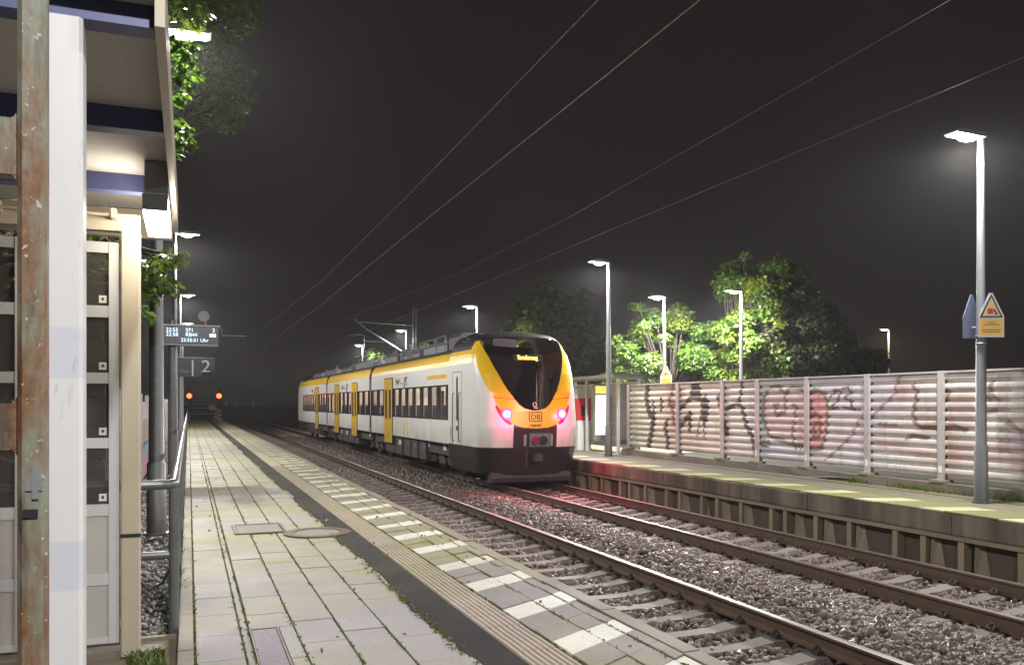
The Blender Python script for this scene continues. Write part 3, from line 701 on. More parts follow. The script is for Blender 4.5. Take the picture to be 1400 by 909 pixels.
# warning signs
def warning_sign(x,y,z,w,label,group,yaw):
    root=empty('warning_sign',label,'sign',(x,y,z),group); h=w*1.0
    def L(pts): return pts
    Rm=Matrix.Rotation(yaw,3,'Z')
    def plate(name,poly,d0,d1,mat,par):
        n=len(poly); vs=[Rm@Vector((px,d,pz)) + Vector((x,y,z)) for d in (d0,d1) for px,pz in poly]
        m=MB(); m.add(vs,[tuple(range(n)),tuple(range(2*n-1,n-1,-1))]+[(i,n+i,n+(i+1)%n,(i+1)%n) for i in range(n)]); return m.build(name,mat,par)
    a=w/2; tz=.10*w; top=tz+w*.93
    plate('sign_plate',[(-a,-w*.72),(a,-w*.72),(a,tz),(a*.12,top),(-a*.12,top),(-a,tz)],0,.012,M['sign_back'],root)
    rim=plate('sign_border',[(-a+.004,-w*.715),(a-.004,-w*.715),(a-.004,tz),(a*.10,top-.006),(-a*.10,top-.006),(-a+.004,tz)],-.003,-.0002,M['white'],root)
    plate('text_panel',[(-a*.88,-w*.66),(a*.88,-w*.66),(a*.88,-.02*w),(-a*.88,-.02*w)],-.006,-.0032,M['sign_yellow'],root)
    plate('triangle_border',[(-a*.90,.05*w),(a*.90,.05*w),(0,top-.05*w)],-.006,-.0032,M['sign_black'],root)
    plate('triangle',[(-a*.68,.115*w),(a*.68,.115*w),(0,top-.19*w)],-.009,-.0062,M['sign_cream'],root)
    plate('symbol',[(-a*.30,.20*w),(a*.10,.20*w),(a*.10,.42*w),(-a*.30,.42*w)],-.012,-.0092,M['sign_red'],root)
    plate('symbol',[(a*.12,.33*w),(a*.22,.40*w),(a*.50,.17*w),(a*.2,.16*w),(a*.34,.21*w)],-.012,-.0092,M['sign_black'],root)
    for q,(f0,f1) in zip((-.14,-.22,-.42,-.50),((-.3,.3),(-.6,.6),(-.72,.72),(-.68,.68))):
        plate('text_line',[(a*f0,(q-.022)*w),(a*f1,(q-.022)*w),(a*f1,(q+.01)*w),(a*f0,(q+.01)*w)],-.0075,-.0062,M['brown_text'],root)
    MB().tube([Rm@Vector((0,.014,-w*.3))+Vector((x,y,z)),Rm@Vector((0,.09,-w*.3))+Vector((x,y,z))],.012,6).build('clamp',M['galv'],root)
    return root
GW='yellow triangle warning signs on poles'
warning_sign(11.80,9.66,CAM_H+1.33,.40,'yellow warning sign with black bordered triangle on the nearest right lamp post',GW,R(-24))
warning_sign(11.705,9.94,CAM_H+1.33,.40,'warning sign seen from its bluish back on the left of the nearest right lamp post',GW,R(-177))
warning_sign(16.86,27.62,CAM_H+.98,.44,'small yellow warning sign just above the barrier top before the left tree',GW,R(-21))
CL=MB()
for z in (2.72,2.6): CL.tube([(11.75+.075*math.cos(q),9.8+.075*math.sin(q),z+P2*0) for q in np.linspace(0,6.28,13)],.012,5,cap=False)
clp=CL.build('pole_clamp',M['galv'],RL[0])

# ------------------------------------------------------------------ train
XC=8.64
TR=empty('regional_train','white and yellow three car electric train with red tail lights at the platform','train',(XC,41,RZ))
def sb(m,x0,x1,y0,y1,z0,z1,mi=0): return m.box(XC+x0,XC+x1,y0,y1,RZ+z0,RZ+z1,mi)
PROF=[(1.46,2.75),(1.46,3.10),(1.455,3.30),(1.43,3.44),(1.38,3.57),(1.30,3.68),(1.14,3.80),(.9,3.88),(0,3.93)]
def shell(m,y0,y1):
    for sg in (1,-1):
        # lower wall
        sb(m,*(sorted((sg*1.40,sg*1.46))),y0,y1,.98,1.69,0)
        for i in range(len(PROF)-1):
            (xa,za),(xb,zb)=PROF[i],PROF[i+1]; mi=0 if zb<=3.31 else 1 if zb<=3.69 else 2
            vs=[(XC+sg*xa,y0,RZ+za),(XC+sg*xb,y0,RZ+zb),(XC+sg*xb,y1,RZ+zb),(XC+sg*xa,y1,RZ+za)]
            m.add(vs,[(0,1,2,3)],mi,False)
        # inner lining of the upper wall, and bottom edge of it
        m.add([(XC+sg*1.46,y0,RZ+2.75),(XC+sg*1.40,y0,RZ+2.75),(XC+sg*1.40,y1,RZ+2.75),(XC+sg*1.46,y1,RZ+2.75)],[(0,1,2,3)],0)
        m.add([(XC+sg*1.40,y0,RZ+2.75),(XC+sg*1.36,y0,RZ+3.25),(XC+sg*1.36,y1,RZ+3.25),(XC+sg*1.40,y1,RZ+2.75)],[(0,1,2,3)],3)
    m.add([(XC-1.36,y0,RZ+3.25),(XC+1.36,y0,RZ+3.25),(XC+1.36,y1,RZ+3.25),(XC-1.36,y1,RZ+3.25)],[(0,1,2,3)],3)
    sb(m,-1.40,1.40,y0,y1,1.0,1.12,4)
def carriage(y0,y1,doors,label):
    m=MB(); shell(m,y0,y1)
    for ye in ((y0,y1-.05) if y0>30 else (y1-.05,)): sb(m,-1.39,1.39,ye,ye+.05,1.12,3.25,3)   # end partitions
    body=m.build('carriage_body',[M['train_white'],M['train_yellow'],M['roof_dark'],M['lining'],M['under']],TR,label)
    # solid stretches between panes
    seg=[]; cuts=sorted(doors); a=y0
    for d in cuts: seg.append((a,d-.68)); a=d+.68
    seg.append((a,y1))
    pms={1:MB(),-1:MB()}
    for (p,q) in seg:
        L=q-p; nw=max(1,round((L-.25)/1.02)); pit=(L-.2)/nw; pw=pit*.62
        xs=[p+.1+pit*(i+.5) for i in range(nw)]; edge=p
        for yc in xs:
            for sg in (1,-1): sb(pms[sg],*(sorted((sg*1.425,sg*1.453))),edge,yc-pw/2,1.691,2.749)
            edge=yc+pw/2
            for sg in (1,-1):
                sb(pms[sg],*(sorted((sg*1.425,sg*1.453))),yc-pw/2,yc+pw/2,1.691,1.75); sb(pms[sg],*(sorted((sg*1.425,sg*1.453))),yc-pw/2,yc+pw/2,2.70,2.749)
                w=MB(); sb(w,*(sorted((sg*1.436,sg*1.447))),yc-pw/2,yc+pw/2,1.751,2.699); wo=w.build('window',M['train_glass'],body)
        for sg in (1,-1): sb(pms[sg],*(sorted((sg*1.425,sg*1.453))),edge,q,1.691,2.749)
    for d in doors:
        for sg in (1,-1): sb(pms[sg],*(sorted((sg*1.425,sg*1.45))),d-.68,d+.68,1.691,2.749)
    ln={1:MB(),-1:MB()}
    for (p,q) in seg:
        L=q-p; nw=max(1,round((L-.25)/1.02)); pit=(L-.2)/nw; pw=pit*.62; edge=p
        for i in range(nw+1):
            e1=p+.1+pit*(i+.5)-pw/2 if i<nw else q
            for sg in (1,-1): sb(ln[sg],*(sorted((sg*1.402,sg*1.424))),edge,e1,1.13,3.2)
            for sg in (1,-1): 
                if i<nw: sb(ln[sg],*(sorted((sg*1.402,sg*1.424))),e1,e1+pw,1.13,1.70); sb(ln[sg],*(sorted((sg*1.402,sg*1.424))),e1,e1+pw,2.73,3.2)
            edge=e1+pw
    for sg in (1,-1): ln[sg].build('wall_lining',M['lining'],body)
    for sg in (1,-1): pms[sg].build('window_band',M['band_black'],body)
    # white inner blinds / posters give the lit openings some structure
    for d in doors:
        for sg in (1,-1):
            for lf in (-1,1):
                ya,yb=sorted((d+lf*.012,d+lf*.66)); lm=MB(); sb(lm,*(sorted((sg*1.452,sg*1.486))),ya,yb,.70,3.13)
                leaf=lm.build('door_leaf',M['train_yellow'],body)
                pn=MB(); sb(pn,*(sorted((sg*1.487,sg*1.491))),ya+.19,yb-.17,1.62,2.72); pn.build('door_pane',M['band_black'],leaf)
                pn=MB(); sb(pn,*(sorted((sg*1.487,sg*1.493))),ya+.02 if lf>0 else yb-.055,ya+.055 if lf>0 else yb-.02,1.55,2.78); pn.build('door_seal',M['galv'],leaf)
            fm=MB()
            for ya,yb,za,zb in ((d-.70,d-.665,.69,3.17),(d+.665,d+.70,.69,3.17),(d-.664,d+.664,3.135,3.17)): sb(fm,*(sorted((sg*1.459,sg*1.481))),ya,yb,za,zb)
            fm.build('door_frame',M['train_black'],body)
    ls=MB()
    for x in (-.62,.62): sb(ls,x-.09,x+.09,y0+.2,y1-.2,3.225,3.245)
    ls.build('ceiling_light',M['strip'],body)
    s0=None; y=y0+.9
    while y<y1-.7:
        if all(abs(y-d)>1.2 for d in doors) and random.random()<.72:
            for x in (-.95,.95):
                if s0 is None:
                    sm=MB(); sb(sm,-.46,.46,0,.48,1.5,1.62); sb(sm,-.46,.46,.42,.52,1.55,2.12); s0=sm.build('seat',M['seat'],body); s0.location=(x,y,0); s0.location.y=y
                else: c=copy_to(s0,(0,0,0),body); c.location=(x,y,0)
        y+=.95
    for y_ in np.arange(y0+1.9,y1-.8,2.35):
        if all(abs(y_-d)>.85 for d in doors):
            for sg in (1,-1):
                sm_=MB(); sb(sm_,*(sorted((sg*1.4595,sg*1.4612))),y_,y_+.010,.985,1.688); sm_.build('panel_seam',M['under'],body)
                sm_=MB(); sb(sm_,*(sorted((sg*1.4595,sg*1.4612))),y_+.6,y_+.61,2.76,3.09); sm_.build('panel_seam',M['under'],body)
    for sg in (1,-1):
        sm_=MB(); sb(sm_,*(sorted((sg*1.4595,sg*1.463))),y0+.02,y1-.02,.98,1.0); sm_.build('sill_strip',M['under'],body)
        for k_ in range(int((y1-y0)/1.6)):
            yy_=y0+.8+1.6*k_+random.uniform(-.4,.4)
            if all(abs(yy_-d)>.95 for d in doors):
                pl_=MB(); sb(pl_,*(sorted((sg*1.302,sg*1.315))),yy_,yy_+random.uniform(.08,.3),.70+random.uniform(0,.12),.92); pl_.build('equipment_plate',M['silver'] if random.random()<.5 else M['galv_dark'],body)
    # under floor
    um=MB(); sb(um,-1.3,1.3,y0+.1,y1-.1,.62,.978); body_u=um.build('underframe',M['under'],body)
    yy=y0+2.8
    while yy<y1-2.9:
        L=random.uniform(.7,1.5); bm_=MB(); sb(bm_,-1.38,1.38,yy,yy+L,.34,.93); bm_.build('equipment_box',M['under'],body)
        pmn=MB(); sb(pmn,-1.386,-1.3805,yy+.1,yy+min(L-.1,.5),.68,.85); pmn.build('equipment_plate',M['galv_dark'] if random.random()<.6 else M['silver'],body)
        yy+=L+random.uniform(.05,.3)
    return body
YN=23.95
J1,J2=35.4,47.4; YE=58.0
b1=carriage(YN,J1-.22,[31.9],None); b2=carriage(J1+.22,J2-.22,[39.0,44.0],None); b3=carriage(J2+.22,YE,[51.3],None)
for y in (J1,J2):
    gm=MB()
    for k in range(8):
        q=y-.215+k*.0555; e_=.0 if k%2 else .05
        sb(gm,-1.36-e_,1.36+e_,q,q+.05,.75,3.62+e_)
    gm.build('gangway',M['rubber'],TR)
def bogie(yc):
    m=MB()
    for sg in (-1,1):
        sb(m,*(sorted((sg*1.0,sg*1.12))),yc-1.45,yc+1.45,.42,.60); sb(m,*(sorted((sg*1.02,sg*1.16))),yc-.35,yc+.35,.30,.72)
        for a in (-1.05,1.05):
            sb(m,*(sorted((sg*1.0,sg*1.2))),yc+a-.16,yc+a+.16,.30,.62); m.tube([(XC+sg*1.14,yc+a*.72,RZ+.35),(XC+sg*1.14,yc+a*.72,RZ+.82)],.07,8)
        m.tube([(XC+sg*1.2,yc-.6,RZ+.4),(XC+sg*1.24,yc+.55,RZ+.78)],.035,6); m.tube([(XC+sg*1.2,yc+1.2,RZ+.3),(XC+sg*1.22,yc+.7,RZ+.86)],.03,6)
    sb(m,-1.05,1.05,yc-.25,yc+.25,.44,.60)
    bo=m.build('bogie',M['under'],TR)
    for a in (-1.05,1.05):
        for sg in (-1,1):
            w=MB(); w.tube([(XC+sg*.70,yc+a,RZ+.43),(XC+sg*.735,yc+a,RZ+.43),(XC+sg*.74,yc+a,RZ+.43),(XC+sg*.84,yc+a,RZ+.43)],[.46,.46,.43,.43],22,smooth=False)
            w.tube([(XC+sg*.84,yc+a,RZ+.43),(XC+sg*.99,yc+a,RZ+.43)],.13,10); w.build('wheel',M['clip'],bo)
    return bo
for y in (25.6,J1,J2,57.2): bogie(y)
# roof equipment
def roofbox(x0,x1,y0,y1,z0,z1,mat='roof_mid'):
    c=.12; prof=[(XC+x0,RZ+z0),(XC+x0,RZ+z1-c),(XC+x0+c,RZ+z1),(XC+x1-c,RZ+z1),(XC+x1,RZ+z1-c),(XC+x1,RZ+z0)]
    MB().prism(prof,'y',y0,y1).build('roof_unit',M[mat],TR)
for q in ((-1.0,1.0,25.6,28.4,3.80,4.18),(-.95,.95,29.2,31.6,3.80,4.10),(-1.02,1.02,32.3,34.6,3.80,4.16),(-.9,.9,36.2,37.9,3.80,4.05),(-1.0,1.0,38.6,41.2,3.80,4.2),(-.8,.8,44.2,46.6,3.80,4.12),(-.95,.95,48.3,51.8,3.80,4.15),(-.95,.95,52.6,56.8,3.80,4.12)): roofbox(*q)
hn=MB()
for k in range(4):
    q=XC-1.22+.03*k; hn.tube([(q,22.55+.16*k,RZ+3.80),(q-.02,22.5+.16*k,RZ+3.98),(q,22.75+.16*k,RZ+4.05),(q+.05,22.95+.16*k,RZ+3.86)],.022,6)
hn.tube([(XC-1.24,22.4,RZ+3.9),(XC-1.24,23.3,RZ+3.98)],.028,6); hn.build('roof_horn',M['sign_black'],TR)
for q in ((-1.0,-.3,24.3,25.4,3.86,4.34),(.1,.9,24.4,25.3,3.86,4.26),(-.5,.4,28.5,29.1,3.86,4.3),(-.95,-.2,31.7,32.2,3.86,4.28),(-.8,.7,41.4,41.9,3.86,4.3)): roofbox(*q,'roof_dark')
rp=MB()
for k in range(46):
    y=random.uniform(25,57); x=random.choice((-1,-.8,.8)); L=random.uniform(.5,2.5); z=random.uniform(3.98,4.36)
    rp.tube([(XC+x,y,RZ+3.82),(XC+x,y,RZ+z),(XC+x*.9,y+L,RZ+z),(XC+x*.9,y+L,RZ+3.82)],.022,5)
rp.build('roof_pipework',M['galv_dark'],TR,kind='stuff')
for y in (29.0,31.9,37.0,41.6,42.6,43.4):
    im_=MB()
    for k in range(4): im_.disc((XC-.75,y,RZ+3.85+k*.09),(0,0,1),.08,.03,10); 
    im_.tube([(XC-.75,y,RZ+3.82),(XC-.75,y,RZ+4.25)],.03,8); im_.build('roof_insulator',M['insul'],TR)
# pantograph, lowered on the middle car
pg=MB(); zz=RZ+4.35
for x in (-.45,.45): pg.tube([(XC+x,42,RZ+4.05),(XC+x,43.6,zz+.05),(XC+x*.6,42.1,zz+.2)],.03,6)
pg.tube([(XC-.9,42.1,zz+.16),(XC-.55,42.1,zz+.25),(XC+.55,42.1,zz+.25),(XC+.9,42.1,zz+.16)],.025,6); pg.build('pantograph',M['galv'],TR)
# ---- nose
def ip(z,zs,v): return np.interp(z,zs,v)
def nYf(z): return ip(z,[.3,1.0,1.55,2.0,2.5,3.0,3.5,4.0,4.12,4.22],[20.95,20.75,20.7,20.75,20.87,21.05,21.3,21.65,21.85,22.3])
def nD(z): return ip(z,[.3,2,3,4.2],[.85,.85,.72,.55])
def nw(z): return ip(z,[.3,.7,1.0,3.0,3.3,3.44,3.57,3.68,3.80,3.90,4.02,4.12,4.22],[1.36,1.43,1.46,1.46,1.455,1.43,1.40,1.36,1.32,1.28,1.2,1.08,.7])
def nY(r,z): return nYf(z)+nD(z)*(1-(1-np.minimum(np.abs(r),1)**2.8)**(1/2.8))
def onnose(x,z,out=0.0):
    """world point on the front surface plus normal"""
    def f(a,b): return np.array([XC+a, float(nY(a/nw(b),b)), RZ+b])
    p=f(x,z); tx=f(x+.01,z)-f(x-.01,z); tz=f(x,z+.01)-f(x,z-.01); nn=np.cross(tx,tz); nn/=np.linalg.norm(nn)
    if nn[1]>0: nn=-nn
    return Vector(p+nn*out),Vector(nn),Vector(tx).normalized(),Vector(tz).normalized()
WS=[(0,2.0),(.1,2.01),(.3,2.06),(.46,2.18),(.56,2.32),(.7,2.52),(.83,2.76),(1.02,3.22),(1.14,3.59),(1.19,3.86),(1.16,3.93),(.95,4.0),(.5,4.04),(0,4.05)]
WSP=WS+[(-x,z) for x,z in WS[::-1]][1:-1]
YO=[(0,1.52),(.35,1.55),(.64,1.64),(.80,1.84),(.97,2.08),(1.10,2.32),(1.18,2.5),(1.29,2.8),(1.37,3.1),(1.405,3.30),(1.42,3.44),(2,3.5),(2,3.70),(1.36,3.70),(1.27,3.90),(1.16,3.93),(.95,4.0),(.5,4.04),(0,4.05)]
YOP=YO+[(-x,z) for x,z in YO[::-1]][1:-1]
PK=[(.66,1.645),(.81,1.84),(.98,2.08),(1.06,2.19),(1.07,2.06),(.98,1.86),(.84,1.69),(.72,1.62)]
PKL=[(-x,z) for x,z in PK]
ns,nz=241,300
rr=np.sin(np.linspace(-1,1,ns)*math.pi/2); zg=np.concatenate([np.linspace(.3,3.9,250),np.linspace(3.9,4.22,51)[1:]]); nz=len(zg)
Rg,Zg=np.meshgrid(rr,zg); Xg=Rg*nw(Zg); Yg=nY(Rg,Zg)
# extend both side edges back to the carriage and the top edge over the roof
ex=lambda A,l,r: np.concatenate([l[:,None],A,r[:,None]],1)
Xa=ex(Xg,Xg[:,0],Xg[:,-1]); Za=ex(Zg,Zg[:,0],Zg[:,-1]); Ya=ex(Yg,np.full(nz,YN-.003),np.full(nz,YN-.003))
V=np.stack([XC+Xa,Ya,RZ+Za],-1); idx=np.arange(V.shape[0]*V.shape[1]).reshape(V.shape[:2])
Q=np.stack([idx[:-1,:-1],idx[:-1,1:],idx[1:,1:],idx[1:,:-1]],-1).reshape(-1,4)
cx=(Xa[:-1,:-1]+Xa[:-1,1:]+Xa[1:,1:]+Xa[1:,:-1]).ravel()/4; cz=(Za[:-1,:-1]+Za[1:,1:]).ravel()/2
side=np.zeros(Xa[:-1,:-1].shape,bool); side[:,0]=True; side[:,-1]=True; side=side.ravel()
isw=inpoly(cx,cz,WSP)&~side; isy=inpoly(cx,cz,YOP)&~isw&~side; isp=(inpoly(cx,cz,PK)|inpoly(cx,cz,PKL))&~isw&~side
isy|=side&(cz>3.32)&(cz<3.69); isy&=~isp
isblk=(cz<1.02)|((np.abs(cx)<.63)&(cz<1.64)&~isy&~side)|((cz>=3.69)&~isw&~isy)
isblk&=~isp
seam=((np.abs(cz-2.245-.10*np.abs(cx))<.008)&isy)
lft=cx<0
groups=[('windscreen',isw,M['cab_glass']),('front_mask',isy&~seam,M['train_yellow']),('mask_seam',seam&lft,M['train_black']),('mask_seam',seam&~lft,M['train_black']),('lamp_pocket',isp&lft,M['pocket']),('lamp_pocket',isp&~lft,M['pocket']),('lower_front',isblk&(cz<2.5),M['train_black']),('roof_edge',isblk&(cz>2.5),M['train_black'])]
used=isw|isy|isp|isblk
groups.append(('cab_shell',~used,M['train_white']))
def sub(name,mask,mat):
    q=Q[mask]; u,inv=np.unique(q,return_inverse=True)
    return mesh_np(name,V.reshape(-1,3)[u],inv.reshape(q.shape),mat,TR,smooth=True)
NP=[sub(nm,mk,mt) for nm,mk,mt in groups if mk.any()]
# roof cap behind the windscreen
cap=MB(); n_=len(rr); st_=[]
for y,dz in ((None,0),(22.9,.02),(23.4,0.0),(YN,-.06)):
    for q in np.linspace(-1,1,13):
        x=q*.7 if y is None else q*1.0
        st_.append((XC+x, float(nY(q,4.22)) if y is None else y, RZ+(4.22+dz-(0 if y is None else .05*q*q))))
cap.add(st_,[(j*13+i,j*13+i+1,(j+1)*13+i+1,(j+1)*13+i) for j in range(3) for i in range(12)],0,True)
cap.build('cab_roof',M['train_black'],TR)
# roof shoulders: rows above 3.69 already run straight back to the carriage; close the rear opening
cbm=MB()
for x0,x1,z0,z1 in ((-1.34,-.86,1.12,3.4),(-.72,1.34,1.12,3.4),(-.859,-.721,3.0,3.4),(-1.2,1.2,3.401,3.9)): sb(cbm,x0,x1,YN-.06,YN-.01,z0,z1)
cbm.build('cab_bulkhead',M['roof_mid'],TR)
# cab interior
ci=MB(); sb(ci,-1.3,1.3,21.55,22.0,1.75,1.98); ci.build('driver_desk',M['under'],TR)
for x in (-.35,):
    cs=MB(); sb(cs,x-.26,x+.26,22.55,22.68,1.9,2.75); sb(cs,x-.26,x+.26,22.2,22.6,1.8,1.92); cs.build('driver_seat',M['under'],TR)
dr=MB(); sb(dr,-1.05,-1.02,23.80,23.88,1.95,2.95); dr.build('cab_rail',M['silver'],TR)
# tail lamps
for sx in (-1,1):
    p,nn,tx,tz=onnose(sx*.79,1.91,.004)
    m=MB(); m.disc(p,nn,.15,.02,24); ro=m.build('tail_lamp_halo',M['tail_ring'],TR)  # glowing ring imitates the flare round the lamp
    m=MB(); m.disc(p+nn*.0205,nn,.088,.012,24); m.build('tail_lamp',M['tail'],ro)
    lamp_light('tail_light_glow',TR,p+Vector((0,-1,-.05)).normalized()*.30,48,(1,.04,.16),.08)
    bl=lamp_light('tail_lamp_beam',TR,p+Vector((0,-1,-.05)).normalized()*.12,240,(1,.04,.16),.08); bl.rotation_euler=(R(-38),0,0)
# destination, emblem, number, coupler
def decal(name,s_,x,z,size,mat,wid=1,out=.012):
    p,nn,tx,tz=onnose(x,z,out); 
    if tx.x<0: tx=-tx
    return text(name,s_,p,tx,tz,size,mat,TR,wid)
p,nn,tx,tz=onnose(0.0,3.43,.008)
def plateon(name,x,z,w,h,mat,out=.006,th=.004):
    p,nn,tx,tz=onnose(x,z,out); 
    if tx.x<0: tx=-tx
    up=nn.cross(tx).normalized(); up = up if up.z>0 else -up
    m=MB(); vs=[p+tx*(a*w/2)+up*(b_*h/2)+nn*c for c in (0,th) for a,b_ in ((-1,-1),(1,-1),(1,1),(-1,1))]
    m.add(vs,[(0,1,2,3),(4,5,6,7),(0,1,5,4),(1,2,6,5),(2,3,7,6),(3,0,4,7)]); return m.build(name,mat,TR)
plateon('destination_display',0,3.43,.86,.22,M['rubber'])
decal('destination_text','Sonderzug',-.02,3.43,.19,M['amber'],.72,.018)
# DB emblem: rounded frame and letters
for q in ((0,1.955,.36,.028),(0,1.715,.36,.028)): plateon('emblem_frame',q[0],q[1],q[2],q[3],M['brown_text'],.004)
for q in (-.18,.18): plateon('emblem_frame',q,1.835,.028,.22,M['brown_text'],.004)
decal('emblem_letters','DB',0,1.825,.21,M['brown_text'],1.05)
decal('fleet_number','1440 891',0,1.60,.105,M['brown_text'],.95)
em_=MB(); p,nn,tx,tz=onnose(0,2.16,.012); c0=p
em_.tube([c0+tx*(.05*math.cos(a))+tz*(.055*math.sin(a)) for a in np.linspace(0,6.2832,15)],.013,5,cap=False)
em_.build('windscreen_emblem',M['white'],TR)
plateon('windscreen_emblem',.02,2.07,.13,.02,M['white'],.008)
plateon('coupler_plate',.12,1.22,.62,.36,M['roof_mid'],.012,.03)
p,nn,tx,tz=onnose(.2,1.21,.05); m=MB(); m.disc(p,nn,.12,.03,20); m.build('coupler_face',M['rubber'],TR)
p,nn,tx,tz=onnose(-.02,1.21,.05); m=MB(); m.disc(p,nn,.11,.05,20); m.build('coupler_face',M['pocket'],TR)
for x in (-.32,.44): plateon('coupler_bracket',x,1.22,.07,.3,M['galv'],.02,.05)
m=MB(); sb(m,-.10,.14,20.55,20.9,.66,.86); m.tube([(XC-.3,20.62,RZ+.95),(XC-.36,20.5,RZ+.7),(XC-.3,20.62,RZ+.5)],.02,6); m.build('coupler',M['under'],TR)
m=MB(); m.prism([(21.05,RZ+.08),(20.98,RZ+.20),(21.05,RZ+.34),(21.4,RZ+.34),(21.4,RZ+.08)],'x',XC-1.15,XC+1.15); m.build('snow_plough',M['under'],TR)
m=MB(); sb(m,-1.2,1.2,21.3,24.0,.34,.62); m.build('underframe',M['under'],TR)
# wiper
p0_,_,_,_=onnose(-.05,2.1,.03); p1_,_,_,_=onnose(.5,2.62,.03)
# cab door on both sides
for sg in (-1,1):
    x=XC+sg*1.462
    m=MB()
    for (ya,yb,za,zb) in ((22.62,22.635,.99,3.1),(23.50,23.515,.99,3.1),(22.635,23.5,3.085,3.1)): m.box(x-sg*.004,x+sg*.003,ya,yb,RZ+za,RZ+zb)
    cd=m.build('cab_door',M['train_black'],TR)
    w=MB(); w.prism([(23.0,RZ+1.75),(23.0,RZ+2.9),(23.03,RZ+2.96),(23.10,RZ+2.96),(23.13,RZ+2.9),(23.13,RZ+1.75),(23.10,RZ+1.70),(23.03,RZ+1.70)],'x',x-sg*.003,x+sg*.006); w.build('door_pane',M['band_black'],cd)
    for yh in (22.78,23.38): h_=MB(); h_.tube([(x,yh,RZ+1.1),(x+sg*.05,yh,RZ+1.14),(x+sg*.05,yh,RZ+2.45),(x,yh,RZ+2.5)],.016,6); h_.build('handrail',M['galv_dark'],cd)
    h_=MB(); h_.box(x-sg*.003,x+sg*.02,23.02,23.1,RZ+1.42,RZ+1.55); h_.build('handle',M['dark_text'],cd)
    MB().box(x-sg*.002,x+sg*.003,22.1,22.4,RZ+1.65,RZ+1.68).build('service_hatch',M['silver'],TR)
    MB().box(x-sg*.003,x+sg*.0035,23.68,23.72,RZ+1.25,RZ+1.5).build('side_marker',M['dark_text'],TR)
# yellow bar, wordmarks, footprints on the side
for sg in (-1,):
    x=XC-1.4605
    MB().box(x-.003,x+.001,24.1,26.3,RZ+2.95,RZ+3.07).build('yellow_bar',M['train_yellow'],TR)
    for (yc,) in ((30.1,),(41.9,),(53.0,)):
        text('wordmark','bw',(x-.004,yc+.35,RZ+3.0),(0,-1,0),(0,0,1),.40,M['dark_text'],TR)
        MB().box(x-.003,x+.001,yc-.55,yc-.05,RZ+2.90,RZ+2.93).build('wordmark_line',M['dark_text'],TR)
        MB().box(x-.003,x+.001,yc-.1,yc+.12,RZ+2.95,RZ+3.12).build('wordmark_block',M['train_yellow'],TR)
        text('wordmark','gt',(x-.004,yc-.85,RZ+3.03),(0,-1,0),(0,0,1),.62,M['dark_text'],TR)
    fp=MB()
    for q in (0,.42): fp.tube([(x-.001,29.0+q+.13*math.cos(a),RZ+1.33+.26*math.sin(a)) for a in np.linspace(0,6.2832,17)],.014,4,cap=False)
    fp.build('seat_outline_mark',M['train_yellow'],TR)
    for y in (34.2,46.2): MB().box(x-.002,x+.001,y,y+.06,RZ+1.35,RZ+1.55).build('fire_label',M['machine_red'],TR)
# rear cab: copies turned about
for o in NP:
    c=o.copy(); COL.objects.link(c); c.parent=TR; c.rotation_euler=(0,0,math.pi); c.location=(0,(YE-41)+(YN-41),0)
# ------------------------------------------------------------------ overhead line
GO='overhead line wires'
def wire(pts,r,label): tag(MB().tube(pts,r,6,cap=False).build('overhead_wire',M['wire']),label,'wire',GO)
wire([(T1-.1,-6,5.85+.08),(T1,7.5,5.79),(T1,20,5.70),(T1,34,5.56),(T1,60,5.60)],.0075,'lower contact wire over the empty left track')
wire([(T1,-6,7.2),(T1,9.7,6.82),(T1,20,6.62),(T1,34,6.5),(T1,60,6.9)],.006,'upper messenger wire over the empty left track')
wire([(T2,-6,5.6),(T2+.05,7.5,5.52),(T2,20,5.46),(T2-.05,34,5.40),(T2,60,5.4)],.005,'lower contact wire above the train track')
wire([(T2,-6,6.9),(T2,7.5,6.58),(T2,18.6,6.2),(T2,28,6.12),(T2,47,6.6),(T2,60,6.3)],.004,'upper messenger wire above the train track')
OM=empty('overhead_line_mast','steel mast with tubular cantilever arms behind the middle carriage','overhead mast',(12.2,47.5,P2))
m=MB()
for a,b_ in ((-.09,-.09),(-.09,.09),(.09,-.09),(.09,.09)): m.box(12.2+a-.02,12.2+a+.02,47.5+b_-.02,47.5+b_+.02,P2,7.2)
for z in np.arange(.4,7,.5): m.box(12.09,12.31,47.42,47.43,z,z+.06)
m.build('mast',M['galv_dark'],OM)
zc=CAM_H
MB().tube([(12.1,47.4,zc+2.6),(9.4,47.4,zc+4.2),(8.7,47.4,zc+4.75)],.04,7).build('cantilever_tube',M['galv'],OM)
MB().tube([(12.1,47.4,zc+4.5),(8.9,47.4,zc+4.6)],.025,6).build('stay_tube',M['galv'],OM)
MB().tube([(10.6,47.4,zc+3.5),(9.2,47.4,zc+3.52)],.03,6).build('registration_tube',M['galv'],OM)
MB().tube([(9.25,47.4,zc+3.1),(9.25,47.4,zc+3.75)],.025,6).build('drop_bracket',M['galv'],OM)
MB().tube([(9.4,47.4,zc+3.8),(8.9,47.4,zc+3.9),(8.2,47.4,zc+3.78)],.022,6).build('steady_arm',M['galv'],OM)
for x in (9.4,8.2):
    m=MB()
    for k in range(3): m.disc((x+.05*k,47.4,zc+3.74),(1,0,0),.07,.02,10)
    m.build('insulator',M['insul'],OM)

